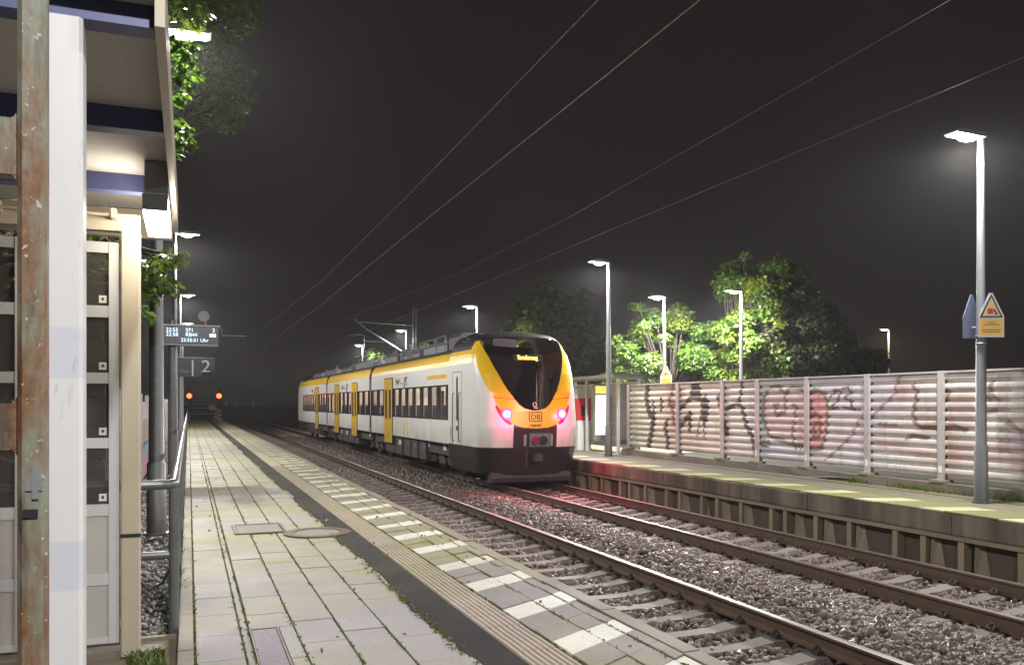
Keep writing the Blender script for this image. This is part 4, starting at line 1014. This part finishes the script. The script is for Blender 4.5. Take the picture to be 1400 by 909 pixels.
# ------------------------------------------------------------------ left shelter
SHR=empty('platform_shelter','near beige and grey waiting shelter with glazed end wall on the left edge','shelter',(-.9,4.6,0))
def wb(x0,x1,y0,y1,z0,z1,name,mat,ch=0): return MB().box(x0,x1,y0,y1,z0,z1,0,ch).build(name,M[mat],SHR)
Yw,Yc=3.31,6.08
MB().rbox(-.468,-.342,Yw-.06,Yw+.06,0,2.985,.012).build('white_post',M['white_post'],SHR)
MB().rbox(-.415,-.297,Yc-.055,Yc+.055,0,2.775,.010).build('beige_post',M['beige'],SHR)
MB().box(-.417,-.295,Yc-.057,Yc+.057,.775,.80).build('cable_tie',M['rubber_cable'],SHR)
for x in (-1.9,): 
    for y in (Yw,Yc): MB().rbox(x-.06,x+.06,y-.06,y+.06,0,2.9,.012).build('rear_post',M['beige'],SHR)
# roof
wb(-2.3,-.112,3.12,6.75,3.09,3.16,'roof_deck','roof_dark')
ys=[3.12,4.46,5.75,6.72]
for a,b_ in zip(ys[:-1],ys[1:]): wb(-2.28,-.114,a+.03,b_-.03,3.066,3.089,'ceiling_board','board')
for y,zb in ((3.31,2.986),(4.46,2.96),(5.75,2.96)): wb(-2.25,-.115,y-.05,y+.05,zb,3.065,'roof_beam','blue_beam')
wb(-2.3,-.112,6.70,6.76,2.86,3.064,'end_fascia','beige')
wb(-.108,-.075,3.10,6.80,2.93,3.17,'edge_fascia','beige')
wb(-1.9,-.30,Yc-.04,Yc+.04,2.775,2.885,'head_beam','beige')
MB().tube([(-1.9,Yc-.12,2.86),(-.32,Yc-.12,2.86)],.012,6).build('conduit',M['beige'],SHR)
for x in (-.45,-1.1): MB().box(x-.015,x+.015,Yc-.14,Yc-.041,2.84,2.90).build('conduit_clip',M['beige'],SHR)
# lamp under the roof edge
LB=wb(-.240,-.112,5.32,6.14,2.872,3.06,'light_housing','galv')
MB().box(-.252,-.112,5.32,5.334,2.775,2.871).build('end_cap',M['galv'],LB)
tb=MB().box(-.25,-.114,5.336,6.12,2.765,2.870).build('light_tube',M['tube'],SHR)
# end wall: stiles, rails, panes, panels
ya,yb=Yc-.025,Yc+.025
stx=[(-.485,-.425),(-1.02,-.965),(-1.56,-1.505),(-1.9+.065,-1.80)]
for x0,x1 in stx: wb(x0,x1,ya,yb,.09,2.70,'stile','silver')
bays=[(-.965,-.485),(-1.505,-1.02),(-1.80,-1.56)]
rails=[(2.63,2.70),(2.21,2.285),(1.78,1.85),(1.36,1.425),(.92,.995),(.47,.55),(.09,.135)]
for x0,x1 in bays:
    for z0,z1 in rails: wb(x0+.001,x1-.001,ya+.004,yb-.004,z0,z1,'rail','silver')
    for (a,_),(b0,b1) in zip(rails[:4],rails[1:5]): wb(x0+.001,x1-.001,Yc-.005,Yc+.005,b1+.001,a-.001,'pane','pane')
    for (a,_),(b0,b1) in zip(rails[4:6],rails[5:7]): wb(x0+.001,x1-.001,Yc-.010,Yc+.012,b1+.001,a-.001,'infill_panel','panel_grey')
for z1 in rails[1:5]:
    st0=MB().box(-.545,-.500,Yc-.009,Yc-.0055,z1[1]+.02,z1[1]+.068).build('sticker',M['sticker'],SHR)
    MB().box(-.53,-.515,Yc-.011,Yc-.0092,z1[1]+.036,z1[1]+.054).build('sticker_mark',M['dark_text'],st0)
wb(-1.9,-.3,ya,yb,-.02,.03,'sill','coping')
# back wall
for x in (): pass
wb(-1.91,-1.88,3.4,6.0,.1,1.0,'back_panel','panel_grey')
for a,b_ in ((3.4,4.66),(4.72,6.0)): wb(-1.90,-1.89,a,b_,1.02,2.7,'pane','pane')
for y in (4.69,): wb(-1.93,-1.86,y-.025,y+.025,.1,2.75,'stile','silver')
wb(-1.93,-1.86,3.38,6.01,2.702,2.75,'rail','silver')
# paved patch under it
sp=MB().box(-2.6,-.08,-2,6.42,-.3,-.015); sp.build('shelter_floor',M['coping'],kind='structure')
# rusty frame at the picture's left edge
RF=empty('rusty_frame','flaking green and rust steel frame post close to the camera at the left edge','steel frame',(-.36,2.35,0))
MB().rbox(-.386,-.322,2.31,2.365,0,3.4,.012).build('post',M['rust'],RF)
for z0,z1 in ((2.20,2.335),(1.54,1.65)):
    m=MB(); m.box(-1.3,-.387,2.315,2.37,z0,z1)
    c=.014
    for zz,sg in ((z0,-1),(z1,1)):   # fillets in the inner corners
        m.prism([(-.3875,zz),(-.3875-c,zz),(-.3875-c*.35,zz+sg*c*.35),(-.3875,zz+sg*c)],'y',2.317,2.368)
    m.build('cross_bar',M['rust'],RF)
MB().rbox(-1.38,-1.30,2.31,2.375,0,3.4,.012).build('post',M['rust'],RF)
lk=MB(); lk.box(-.352,-.338,2.302,2.3095,1.42,1.50); lk.box(-.366,-.33,2.3045,2.3095,1.44,1.47); lk.build('lock_plate',M['galv'],RF)
lk=MB(); lk.box(-.372,-.34,2.3035,2.3095,1.375,1.395); lk.build('lock_plate',M['sign_black'],RF)

# pipe railing from the shelter post, round the corner and along the platform edge
RA=empty('pipe_railing','grey tubular railing running along the left platform edge from the shelter','railing',(-.1,6.6,0))
MB().tube([(-.1,6.62,-.03),(-.1,6.62,1.03)],.036,12).build('railing_post',M['pipe'],RA)
pts=[(-1.85,6.62,1.06),(-.19,6.62,1.06)]+[(-.19+.09*math.sin(a),6.71-.09*math.cos(a),1.06) for a in np.linspace(.3,math.pi/2,5)]+[(-.10,12,1.06),(-.10,88,1.06)]
MB().tube(pts,.036,12).build('top_rail',M['pipe'],RA)
MB().tube([(-1.85,6.62,.55),(-.13,6.62,.55)],.03,10).build('middle_rail',M['pipe'],RA)
MB().tube([(-.13,6.62,.55),(-.1,6.7,.55),(-.1,6.72,.55)],.03,8).build('middle_rail',M['pipe'],RA)
for y in np.arange(9.2,88,2.6):
    MB().tube([(-.1,y,-.03),(-.1,y,1.03)],.03,8).build('railing_post',M['pipe'],RA)
tag(MB().tube([(-.36,6.6,.54),(-.34,6.63,.38),(-.27,6.64,.30),(-.18,6.64,.34),(-.12,6.63,.46),(-.1,6.66,.54)],.010,6).build('cable',M['rubber_cable']),'black cable hanging in a loop from the railing','cable')
WF=empty('board_fence','slanted grey brown board fence seen through the shelter glass','fence',(-1.6,8.6,-.1))
for k in range(9):
    z0=-.1+.27*k; m=MB(); m.add([(-3.0,8.6+.01*(k%2),z0+.75),(-.72,8.6+.01*(k%2),z0-.12),(-.72,8.6+.01*(k%2),z0+.135),(-3.0,8.6+.01*(k%2),z0+1.0),(-3.0,8.64+.01*(k%2),z0+.75),(-.72,8.64+.01*(k%2),z0-.12),(-.72,8.64+.01*(k%2),z0+.135),(-3.0,8.64+.01*(k%2),z0+1.0)],[(0,1,2,3),(4,5,6,7),(0,1,5,4),(1,2,6,5),(2,3,7,6),(3,0,4,7)])
    m.build('board',M['fence_board'],WF)
for x in (-2.6,-.80): MB().box(x-.05,x+.05,8.66,8.74,-.1,2.3).build('fence_post',M['bark'],WF)
# ground left of the platform
gl=MB(); N=14; xs=np.linspace(-14,-.075,N); yy=np.linspace(6.42,90,20); vs=[(x,y,-.10+.012*math.sin(x*7+y*3)) for y in yy for x in xs]
gl.add(vs,[(j*N+i,j*N+i+1,(j+1)*N+i+1,(j+1)*N+i) for j in range(19) for i in range(N-1)]); gl.build('gravel_strip',M['gravel'],kind='structure')
MB().box(-1.9,-.08,6.421,6.47,-.3,.01).build('gravel_edging',M['coping'],kind='structure')
n_=5000; x,y=scatter(n_,-1.6,-.09,6.5,24,1.6); stones('gravel_stones',np.stack([x,y,np.full(n_,-.095)+rng.uniform(0,.02,n_)],1),rng.uniform(.014,.03,n_),M['gravel_stone'])

# left barrier wall behind the railing
LW=empty('noise_barrier','painted slatted barrier with coloured posts behind the left railing','noise barrier',(-.95,30,0))
cols=[(.26,.27,.31),(.36,.35,.34),(.30,.20,.14),(.20,.26,.36),(.38,.18,.24),(.33,.33,.30)]
lmats=[simple('left_slat_paint_%d'%i if False else 'left_slat_paint',c,.6,var=.3,scale=2.5) for i,c in enumerate(cols)]
for k in range(16):
    y0=13.2+3*k
    for j in range(4):
        MB().box(-.97,-.93,y0+.06,y0+2.94,.02+j*.42,.02+j*.42+.41).build('barrier_slat',lmats[(k*2+j*5)%6],LW)
    MB().box(-.99,-.90,y0-.055,y0+.055,-.1,1.85).build('barrier_post',M['barrier_post'],LW)

# departure board, loudspeaker, platform number sign
DB_=empty('departure_board','dark departure board with glowing blue text hanging over the left platform','departure board',(-.3,21.2,0))
MB().tube([(-.36,21.3,0),(-.36,21.3,3.6)],.10,14).build('pole',M['galv_dark'],DB_)
MB().box(-.60,.66,21.08,21.30,3.00,3.46,0,.01).build('display_case',M['display'],DB_)
MB().box(-.64,.70,21.05,21.33,3.461,3.49).build('case_roof',M['galv'],DB_)
MB().box(-.58,.64,21.074,21.0795,3.015,3.03).build('case_trim',M['galv'],DB_)
for s_,x,z,sz_,w in (('22:55',-.36,3.36,.105,1),('22:58',-.36,3.255,.105,1),('S71',.02,3.36,.105,1),('RB44',.06,3.255,.105,1),('2',.55,3.37,.11,1),('22:55:51 Uhr',.13,3.13,.10,1)):
    text('display_text',s_,(x,21.072,z),(1,0,0),(0,0,1),sz_*1.15,M['blue_text'],DB_,w)
MB().box(.46,.60,21.071,21.079,3.215,3.29).build('display_block',M['blue_text'],DB_)
lsn=empty('loudspeaker','round loudspeaker standing on top of the departure board','loudspeaker',(.36,21.2,3.49))
MB().tube([(.38,21.2,3.49),(.36,21.2,3.66)],.02,6).build('bracket',M['galv'],lsn)
MB().tube([(.33,21.08,3.70),(.34,21.2,3.72),(.36,21.36,3.74)],[.13,.10,.05],14).build('horn',M['galv'],lsn)
MB().tube([(.70,21.2,3.44),(.74,21.2,3.40),(.74,21.2,3.27),(1.3,21.2,3.27)],.012,5).build('side_arm',M['galv'],DB_)
NS_=empty('platform_sign','dark blue platform sign showing a white 2 below the departure board','sign',(.1,26,0))
MB().tube([(-.36,26.1,0),(-.36,26.1,3.1)],.075,12).build('pole',M['galv_dark'],NS_)
MB().box(-.34,.70,25.98,26.06,2.42,2.98,0,.006).build('sign_board',M['sign_blue'],NS_)
text('sign_number','| 2',(.32,25.975,2.71),(1,0,0),(0,0,1),.50,M['galv'],NS_,1.1)
text('sign_text','Gleis',(-.12,25.975,2.58),(1,0,0),(0,0,1),.13,M['galv_dark'],NS_)

# far end of the left platform
ER=empty('end_railing','low tube railing closing the far end of the left platform','railing',(1.2,86,0))
for x in (.05,2.6): MB().tube([(x,86,0),(x,86,1.25)],.05,8).build('railing_post',M['galv'],ER)
MB().tube([(.05,86,1.22),(2.6,86,1.22)],.045,8).build('top_rail',M['galv'],ER); MB().tube([(.05,86,.65),(2.6,86,.65)],.04,8).build('middle_rail',M['galv'],ER)
OD=empty('stop_disc','orange round disc with dark figure on the far end railing','sign',(2.1,85.8,1.25))
MB().disc((2.05,85.85,1.28),(0,-1,0),.30,.03,20).build('disc',M['orange_disc'],OD); text('figure','1',(2.05,85.8,1.28),(1,0,0),(0,0,1),.42,M['sign_black'],OD)
BR=empty('striped_barrier_board','red and white striped board beside the platform end','barrier board',(2.7,89,-1))
MB().box(2.4,3.05,89,89.05,-.05,1.1).build('board',M['red_white'],BR)
for z in (.1,.5,.9):
    m=MB(); m.add([(2.4,88.995,z+.16),(3.05,88.995,z-.12),(3.05,88.995,z+.02),(2.4,88.995,z+.30)],[(0,1,2,3)]); m.build('white_stripe',M['white'],BR)
MB().tube([(2.7,89.09,-1),(2.7,89.09,1)],.05,6).build('post',M['galv'],BR)
GS='red signals in the dark beyond the platform'
for x,l in ((.05,'left red signal light beyond the platform end'),(3.0,'right red signal light beyond the platform end')):
    sg=empty('railway_signal',l,'signal',(x,94.6,-1),GS)
    MB().tube([(x,94.6,-1),(x,94.6,3.2)],.07,8).build('post',M['galv_dark'],sg)
    MB().box(x-.26,x+.26,94.45,94.65,1.9,3.1).build('signal_head',M['sign_black'],sg)
    MB().disc((x,94.44,2.45),(0,-1,0),.26,.04,16).build('signal_lens',M['red_sig'],sg)
GM='white marker posts by the far track'
for (px,py,hh),l in zip(((309,551,.5),(322,552,.45),(346,551,.75)),('leftmost white marker post beyond the platform','small white marker post between two others','tallest white marker post nearest the train')):
    d=90; X=(px-258)*d*CS/F; y=(d-X*SN)/CS; z=CAM_H+(551.5-py)*d/F
    r_=empty('marker_post',l,'marker post',(X,y,-1),GM); MB().tube([(X,y,-1),(X,y,z+.3)],.05,6).build('post',M['galv_dark'],r_); MB().box(X-.13,X+.13,y-.06,y-.045,z-.35,z+hh*.5).build('marker_plate',M['white'],r_)

# ------------------------------------------------------------------ far shelter with lit poster and machine
FS=empty('platform_shelter','small flat roofed shelter with lit poster at the end of the graffiti barrier','shelter',(13.2,25,P2))
def fb(x0,x1,y0,y1,z0,z1,name,mat,par=None): return MB().box(x0,x1,y0,y1,P2+z0,P2+z1).build(name,M[mat] if isinstance(mat,str) else mat,par or FS)
fb(12.15,13.25,22.98,28.0,2.36,2.43,'roof','galv'); fb(12.12,13.28,22.95,28.03,2.431,2.47,'roof_edge','galv_dark')
for x in (12.4,13.12):
    for y in (23.1,25.3,27.7): fb(x-.04,x+.04,y-.04,y+.04,0,2.359,'post','silver')
for y0,y1 in ((23.15,25.25),(25.35,27.65)):
    for z0,z1 in ((.15,.2),(.9,.95),(1.6,1.65),(2.2,2.25)): fb(13.10,13.14,y0,y1,z0,z1,'rail','silver')
    fb(13.115,13.125,y0,y1,.2,.9,'infill_panel','panel_grey'); fb(13.115,13.125,y0,y1,.951,1.599,'infill_panel','panel_grey'); fb(13.115,13.125,y0,y1,1.651,2.199,'infill_panel','beige')
fb(12.45,13.07,27.68,27.72,.1,2.2,'end_panel','panel_grey'); fb(12.45,13.07,23.09,23.10,.3,2.2,'pane','pane')
fb(12.78,13.06,23.3,24.3,.44,.48,'bench','silver'); fb(12.9,12.95,23.4,23.45,0,.439,'bench_leg','silver'); fb(12.9,12.95,24.1,24.15,0,.439,'bench_leg','silver')
PO=empty('poster_case','brightly lit white poster case with yellow header in the far shelter','poster case',(12.6,24.7,P2))
fb(12.36,12.86,24.66,24.78,.35,2.2,'case','galv',PO); fb(12.40,12.82,24.645,24.659,.55,1.85,'poster','poster',PO); fb(12.40,12.82,24.645,24.659,1.9,2.15,'header','poster_head',PO)
VM=empty('ticket_machine','red and white ticket machine left of the lit poster','ticket machine',(12.6,26,P2))
fb(12.25,12.75,25.7,26.2,0,1.0,'cabinet','white',VM); fb(12.25,12.75,25.7,26.2,1.001,1.75,'red_front','machine_red',VM); fb(12.25,12.75,25.7,26.2,1.751,2.05,'top_panel','white',VM); fb(12.38,12.6,25.685,25.699,1.15,1.5,'screen','display',VM)

# ------------------------------------------------------------------ trees and plants
def leaves(name, C, rad, n, size, mat, parent=None, kind=None, flat=.75, hang=.3):
    """n leaves spread over the clumps C (k,3) with radii rad"""
    C=np.asarray(C); rad=np.asarray(rad); pr=rad**2/np.sum(rad**2); k=rng.choice(len(C),n,p=pr)
    d=rng.normal(size=(n,3)); d/=np.linalg.norm(d,axis=1,keepdims=True); rr_=rng.uniform(.25,1,n)**.45
    P=C[k]+d*(rad[k]*rr_)[:,None]*np.array([1,1,flat])
    up=np.stack([d[:,0]*.7+rng.normal(0,.45,n),d[:,1]*.7+rng.normal(0,.45,n),.55+rng.normal(0,.4,n)],1); up/=np.linalg.norm(up,axis=1,keepdims=True)
    ax=np.stack([d[:,0]+rng.normal(0,.6,n),d[:,1]+rng.normal(0,.6,n),-hang+rng.normal(0,.35,n)],1)
    ax-=up*np.sum(ax*up,1,keepdims=True); ax/=np.linalg.norm(ax,axis=1,keepdims=True)+1e-6
    sd=np.cross(up,ax); s=size*rng.uniform(.6,1.3,n)[:,None]
    v=np.stack([P,P+ax*s*.35+sd*s*.42-up*s*.10,P+ax*s*.62+sd*s*.22-up*s*.05,P+ax*s,P+ax*s*.62-sd*s*.22-up*s*.05,P+ax*s*.35-sd*s*.42-up*s*.10],1)
    v[:,3]-=up*s*.12
    f=(np.array([[0,1,2,3],[0,3,4,5]])[None]+6*np.arange(n)[:,None,None]).reshape(-1,4)
    return mesh_np(name,v.reshape(-1,3),f,mat,parent,kind)
def tree(label, base, clumps, rads, n, size, mat, trunk_h, r0=.16, group='trees behind the barrier', name='broadleaf_tree', limbs=True):
    root=empty(name,label,'tree',base,group); b0=Vector(base); top=b0+Vector((random.uniform(-.2,.2),random.uniform(-.2,.2),trunk_h))
    tm=MB(); mid=b0.lerp(top,.5)+Vector((.08,-.06,0))
    tm.tube([b0,b0+Vector((0,0,.3)),mid,top],[r0*1.4,r0,r0*.8,r0*.55],10)
    tm.build('trunk',M['bark'],root)
    lm=MB()
    for c in clumps:
        c=Vector(c); s0=b0.lerp(top,random.uniform(.55,1)); m1=s0.lerp(c,.5)+Vector((random.uniform(-.15,.15),random.uniform(-.15,.15),.2))
        lm.tube([s0,m1,c],[r0*.35,r0*.2,.015],6)
    lm.build('limbs',M['bark'],root)
    leaves('crown',clumps,rads,n,size,mat,root)
    return root
def blob(c,r,k,cr,squash=(1,1,1)):
    out=[];rad=[]
    for i in range(k):
        d=rng.normal(size=3); d/=np.linalg.norm(d); q=rng.uniform(.35,1)**.5
        out.append(np.array(c)+d*q*np.array(r)); rad.append(rng.uniform(*cr))
    for i in range(k//2):                      # stray sprays that break the outline
        d=rng.normal(size=3); d/=np.linalg.norm(d); out.append(np.array(c)+d*rng.uniform(.9,1.12)*np.array(r)); rad.append(rng.uniform(.35,.6)*cr[0])
    return np.array(out),np.array(rad)
C,q=blob((18.2,30.4,3.75),(2.35,1.7,2.1),32,(.4,.75)); tree('rounded lit green tree left of the others behind the barrier',(18.6,30.4,-.9),C,q,26000,.155,M['leaf'],3.2)
C1,q1=blob((20.3,27.3,3.9),(1.35,1.5,2.1),28,(.4,.75)); C2,q2=blob((21.3,28.0,6.5),(1.5,1.4,1.2),16,(.4,.7))
tree('tallest bright yellow green tree beside the barrier street lamp',(20.0,27.6,-.9),np.concatenate([C1,C2]),np.concatenate([q1,q2]),32000,.155,M['leaf_y'],4.4)
C,q=blob((22.6,27.6,4.2),(2.2,1.7,2.5),36,(.5,.9)); tree('dark dense tree right of the tallest lit tree',(22.6,27.6,-.9),C,q,22000,.17,M['leaf_d'],4.2)
C,q=blob((25.2,27.5,2.9),(1.6,1.4,1.3),16,(.45,.8)); tree('low dark tree at the right end of the tree row',(25.2,27.5,-.9),C,q,6000,.22,M['leaf_d'],2.4)
C,q=blob((19.0,42,5.0),(2.6,2.4,3.0),34,(.7,1.2)); tree('large dark tree behind the train front',(19,42,-.9),C,q,11000,.28,M['leaf_d'],4.6)
C,q=blob((16.4,40,5.2),(1.6,1.6,1.6),16,(.6,1.0)); tree('dark reddish tree just right of the train roof',(16.4,40,-.9),C,q,6000,.26,M['leaf_d'],4.4)
C,q=blob((14.4,36.9,4.6),(.75,.9,.9),10,(.35,.6)); tree('small lit tree by the lamp over the front carriage',(14.4,37,-.9),C,q,2600,.20,M['leaf_y'],3.6,.1)
C,q=blob((13.6,50.3,4.6),(.5,.7,.8),8,(.3,.5)); tree('small lit tree over the middle carriage roof',(13.6,50.3,-.9),C,q,1400,.22,M['leaf_y'],3.6,.1)
C,q=blob((13.1,62.5,4.8),(.6,.8,.8),8,(.35,.55)); tree('small lit tree over the rear carriage roof',(13.1,62.5,-.9),C,q,1300,.26,M['leaf_y'],3.6,.1)
sh=empty('shrub','yellow green shrub peeping over the barrier between the two lit trees','shrub',(17.6,25.9,-.9)); C,q=blob((17.6,25.9,1.65),(1.0,.7,.8),12,(.3,.55)); leaves('foliage',C,q,3500,.14,M['leaf_y'],sh)
MB().tube([(17.6,25.9,-.95),(17.6,25.9,1.4)],.04,6).build('stem',M['bark'],sh)
# overhanging tree on the left: clumps where the lamp catches its twigs
def at(px,py,d):
    u=px-258.; X=u*d*CS/F; return (X,(d-X*SN)/CS,CAM_H+(551.5-py)*d/F)
cl=[(at(238,70,9.2),.22),(at(255,95,9.3),.18),(at(236,120,9.1),.2),(at(250,60,9.2),.16),(at(242,20,9.4),.28),(at(268,15,9.6),.22),(at(238,185,9.2),.16),(at(248,175,9.1),.13),(at(252,198,9.1),.12),(at(228,205,9.3),.14),
    (at(210,365,9.2),.16),(at(228,355,9.0),.16),(at(244,352,9.0),.12),(at(215,385,9.1),.16),(at(232,390,9.0),.13),(at(202,400,9.2),.14),(at(196,430,9.4),.13),(at(150,325,9.0),.18),(at(130,330,9.2),.2),(at(140,360,9.3),.2),(at(105,340,9.3),.3),(at(15,470,8.6),.2),
    (at(300,100,15),.4),(at(318,130,15.5),.42),(at(285,60,15),.5),(at(262,90,15),.5),(at(310,165,15.5),.3),(at(290,150,15.4),.35),(at(330,95,15.6),.25),(at(250,150,15),.4),(at(275,110,15.2),.45),(at(320,20,15.5),.5),(at(290,20,15),.6)]
cl+=[((-2.6+random.uniform(-1.4,1.4),11+random.uniform(-2.2,2.6),4.8+random.uniform(-1.4,2.0)),random.uniform(.4,.7)) for _ in range(24)]
tree('broad tree behind the left shelter with leafy twigs hanging round the near lamp',(-2.9,11.2,-.1),[c for c,_ in cl],[r for _,r in cl],17000,.095,M['leaf'],4.2,.17,'trees left of the platform')
# dense dark backdrop on the left slope
for (x,y,l) in ((-5.5,16,'dark tree behind the left barrier near the shelter'),(-4.2,9.0,'dark bushy tree seen through the shelter glass'),(-6,28,'dark tree behind the left barrier further off')):
    C,q=blob((x,y,2.6),(1.5,2.2,2.2),20,(.6,1.0)); tree(l,(x,y,-.1),C,q,6000,.2,M['leaf_d'],2.8,.14,'trees left of the platform')
def tufts(name, spots, n, h, mat=None):
    vs=[];fs=[]
    for (x,y,z,rad,hh) in spots:
        for _ in range(n):
            a=random.uniform(0,6.283); r=rad*random.random()**.5; bx_,by=x+r*math.cos(a),y+r*math.sin(a); w=random.uniform(.004,.009); L=h*hh*random.uniform(.5,1.2); dx,dy=random.uniform(-.6,.6)*L,random.uniform(-.6,.6)*L; b_=len(vs)
            vs+=[(bx_-w,by,z),(bx_+w,by,z),(bx_+dx*.4+w*.6,by+dy*.4,z+L*.65),(bx_+dx*.4-w*.6,by+dy*.4,z+L*.65),(bx_+dx,by+dy,z+L*.85),(bx_+dx+.002,by+dy,z+L*.85)]
            fs+=[(b_,b_+1,b_+2,b_+3),(b_+3,b_+2,b_+5,b_+4)]
    return mesh_np(name,vs,fs,mat or M['grass'],None,'stuff')
sp=[]
for px,py,r,h in ((1170,657,.18,1),(1180,659,.15,1),(1225,664,.2,1.1),(1240,666,.2,1),(1258,668,.18,1),(1275,671,.2,1.1),(1300,675,.2,.8),(1365,677,.3,1.4),(1380,679,.25,1.3),(1390,672,.2,1.2),(1330,674,.2,.8),(1240,658,.15,.8)):
    d=F*(CAM_H-P2)/(py-551.5); X=12.42; y=(F*X/(CS*(px-258))-X*SN)/CS; sp.append((X,y,P2-.02,r,h))
tufts('verge_grass',sp,70,.16)
sp=[(-.30,5.55,-.015,.10,1),(-.22,5.75,-.015,.09,1),(-.30,5.9,-.015,.07,1.1),(-.2,6.0,-.015,.05,.8),(-.52,5.2,-.015,.06,.7),(-.6,5.0,-.015,.05,.6),(-.45,5.1,-.015,.05,.7)]
tufts('shelter_weeds',sp,60,.09)
sp=[]
for _ in range(150):
    y=2+40*random.random()**1.6; sp.append((-.10+random.uniform(-.05,.02),y,-.08,.05,random.uniform(.4,1.2) if y>8 else .5))
tufts('edge_weeds',sp,12,.14)
# moss tufts in the joints and along the asphalt edge
def moss(name,P,size,mat):
    n=len(P); return leaves(name,P,np.full(n,.012),n*9,size,mat,None,'stuff',.25,.0)
mp=[]
for _ in range(900):
    y=3+26*random.random()**1.9; mp.append((1.70+random.gauss(-.005,.022),y,.003))
for _ in range(1900):
    y=3+22*random.random()**1.7; xj=random.choice((.042,.35,.41,.726,.726,1.042,1.358,2.34,2.34,2.692,2.932,2.692)); mp.append((xj+random.gauss(0,.006),y,-.002))
lt=[(random.uniform(.1,3.1),2.5+24*random.random()**1.5,.006) for _ in range(170)]+[(1.85+random.gauss(0,.1),random.uniform(8,13),.008) for _ in range(30)]
leaves('fallen_leaves',np.array(lt),np.full(len(lt),.02),len(lt),.045,leafmat('dry_leaf',(.13,.085,.03),(.30,.22,.09)),None,'stuff',.1,.0)
moss('joint_moss',np.array(mp),.018,leafmat('moss',(.11,.14,.02),(.24,.25,.05)))

# ------------------------------------------------------------------ thin volume added to give the lamps glare halos
hz=MB().box(-905,905,-305,1505,-2.0,13.5).build('lamp_halo_volume',bpy.data.materials.new('lamp_halo_medium'),kind='stuff')
hm=hz.data.materials[0]; hm.use_nodes=True; hm.node_tree.nodes.remove(hm.node_tree.nodes['Principled BSDF'])
pv=hm.node_tree.nodes.new('ShaderNodeVolumePrincipled'); pv.inputs['Color'].default_value=(.9,.9,.9,1); pv.inputs['Density'].default_value=.0006; pv.inputs['Anisotropy'].default_value=.6
hm.node_tree.links.new(pv.outputs[0],hm.node_tree.nodes['Material Output'].inputs['Volume'])
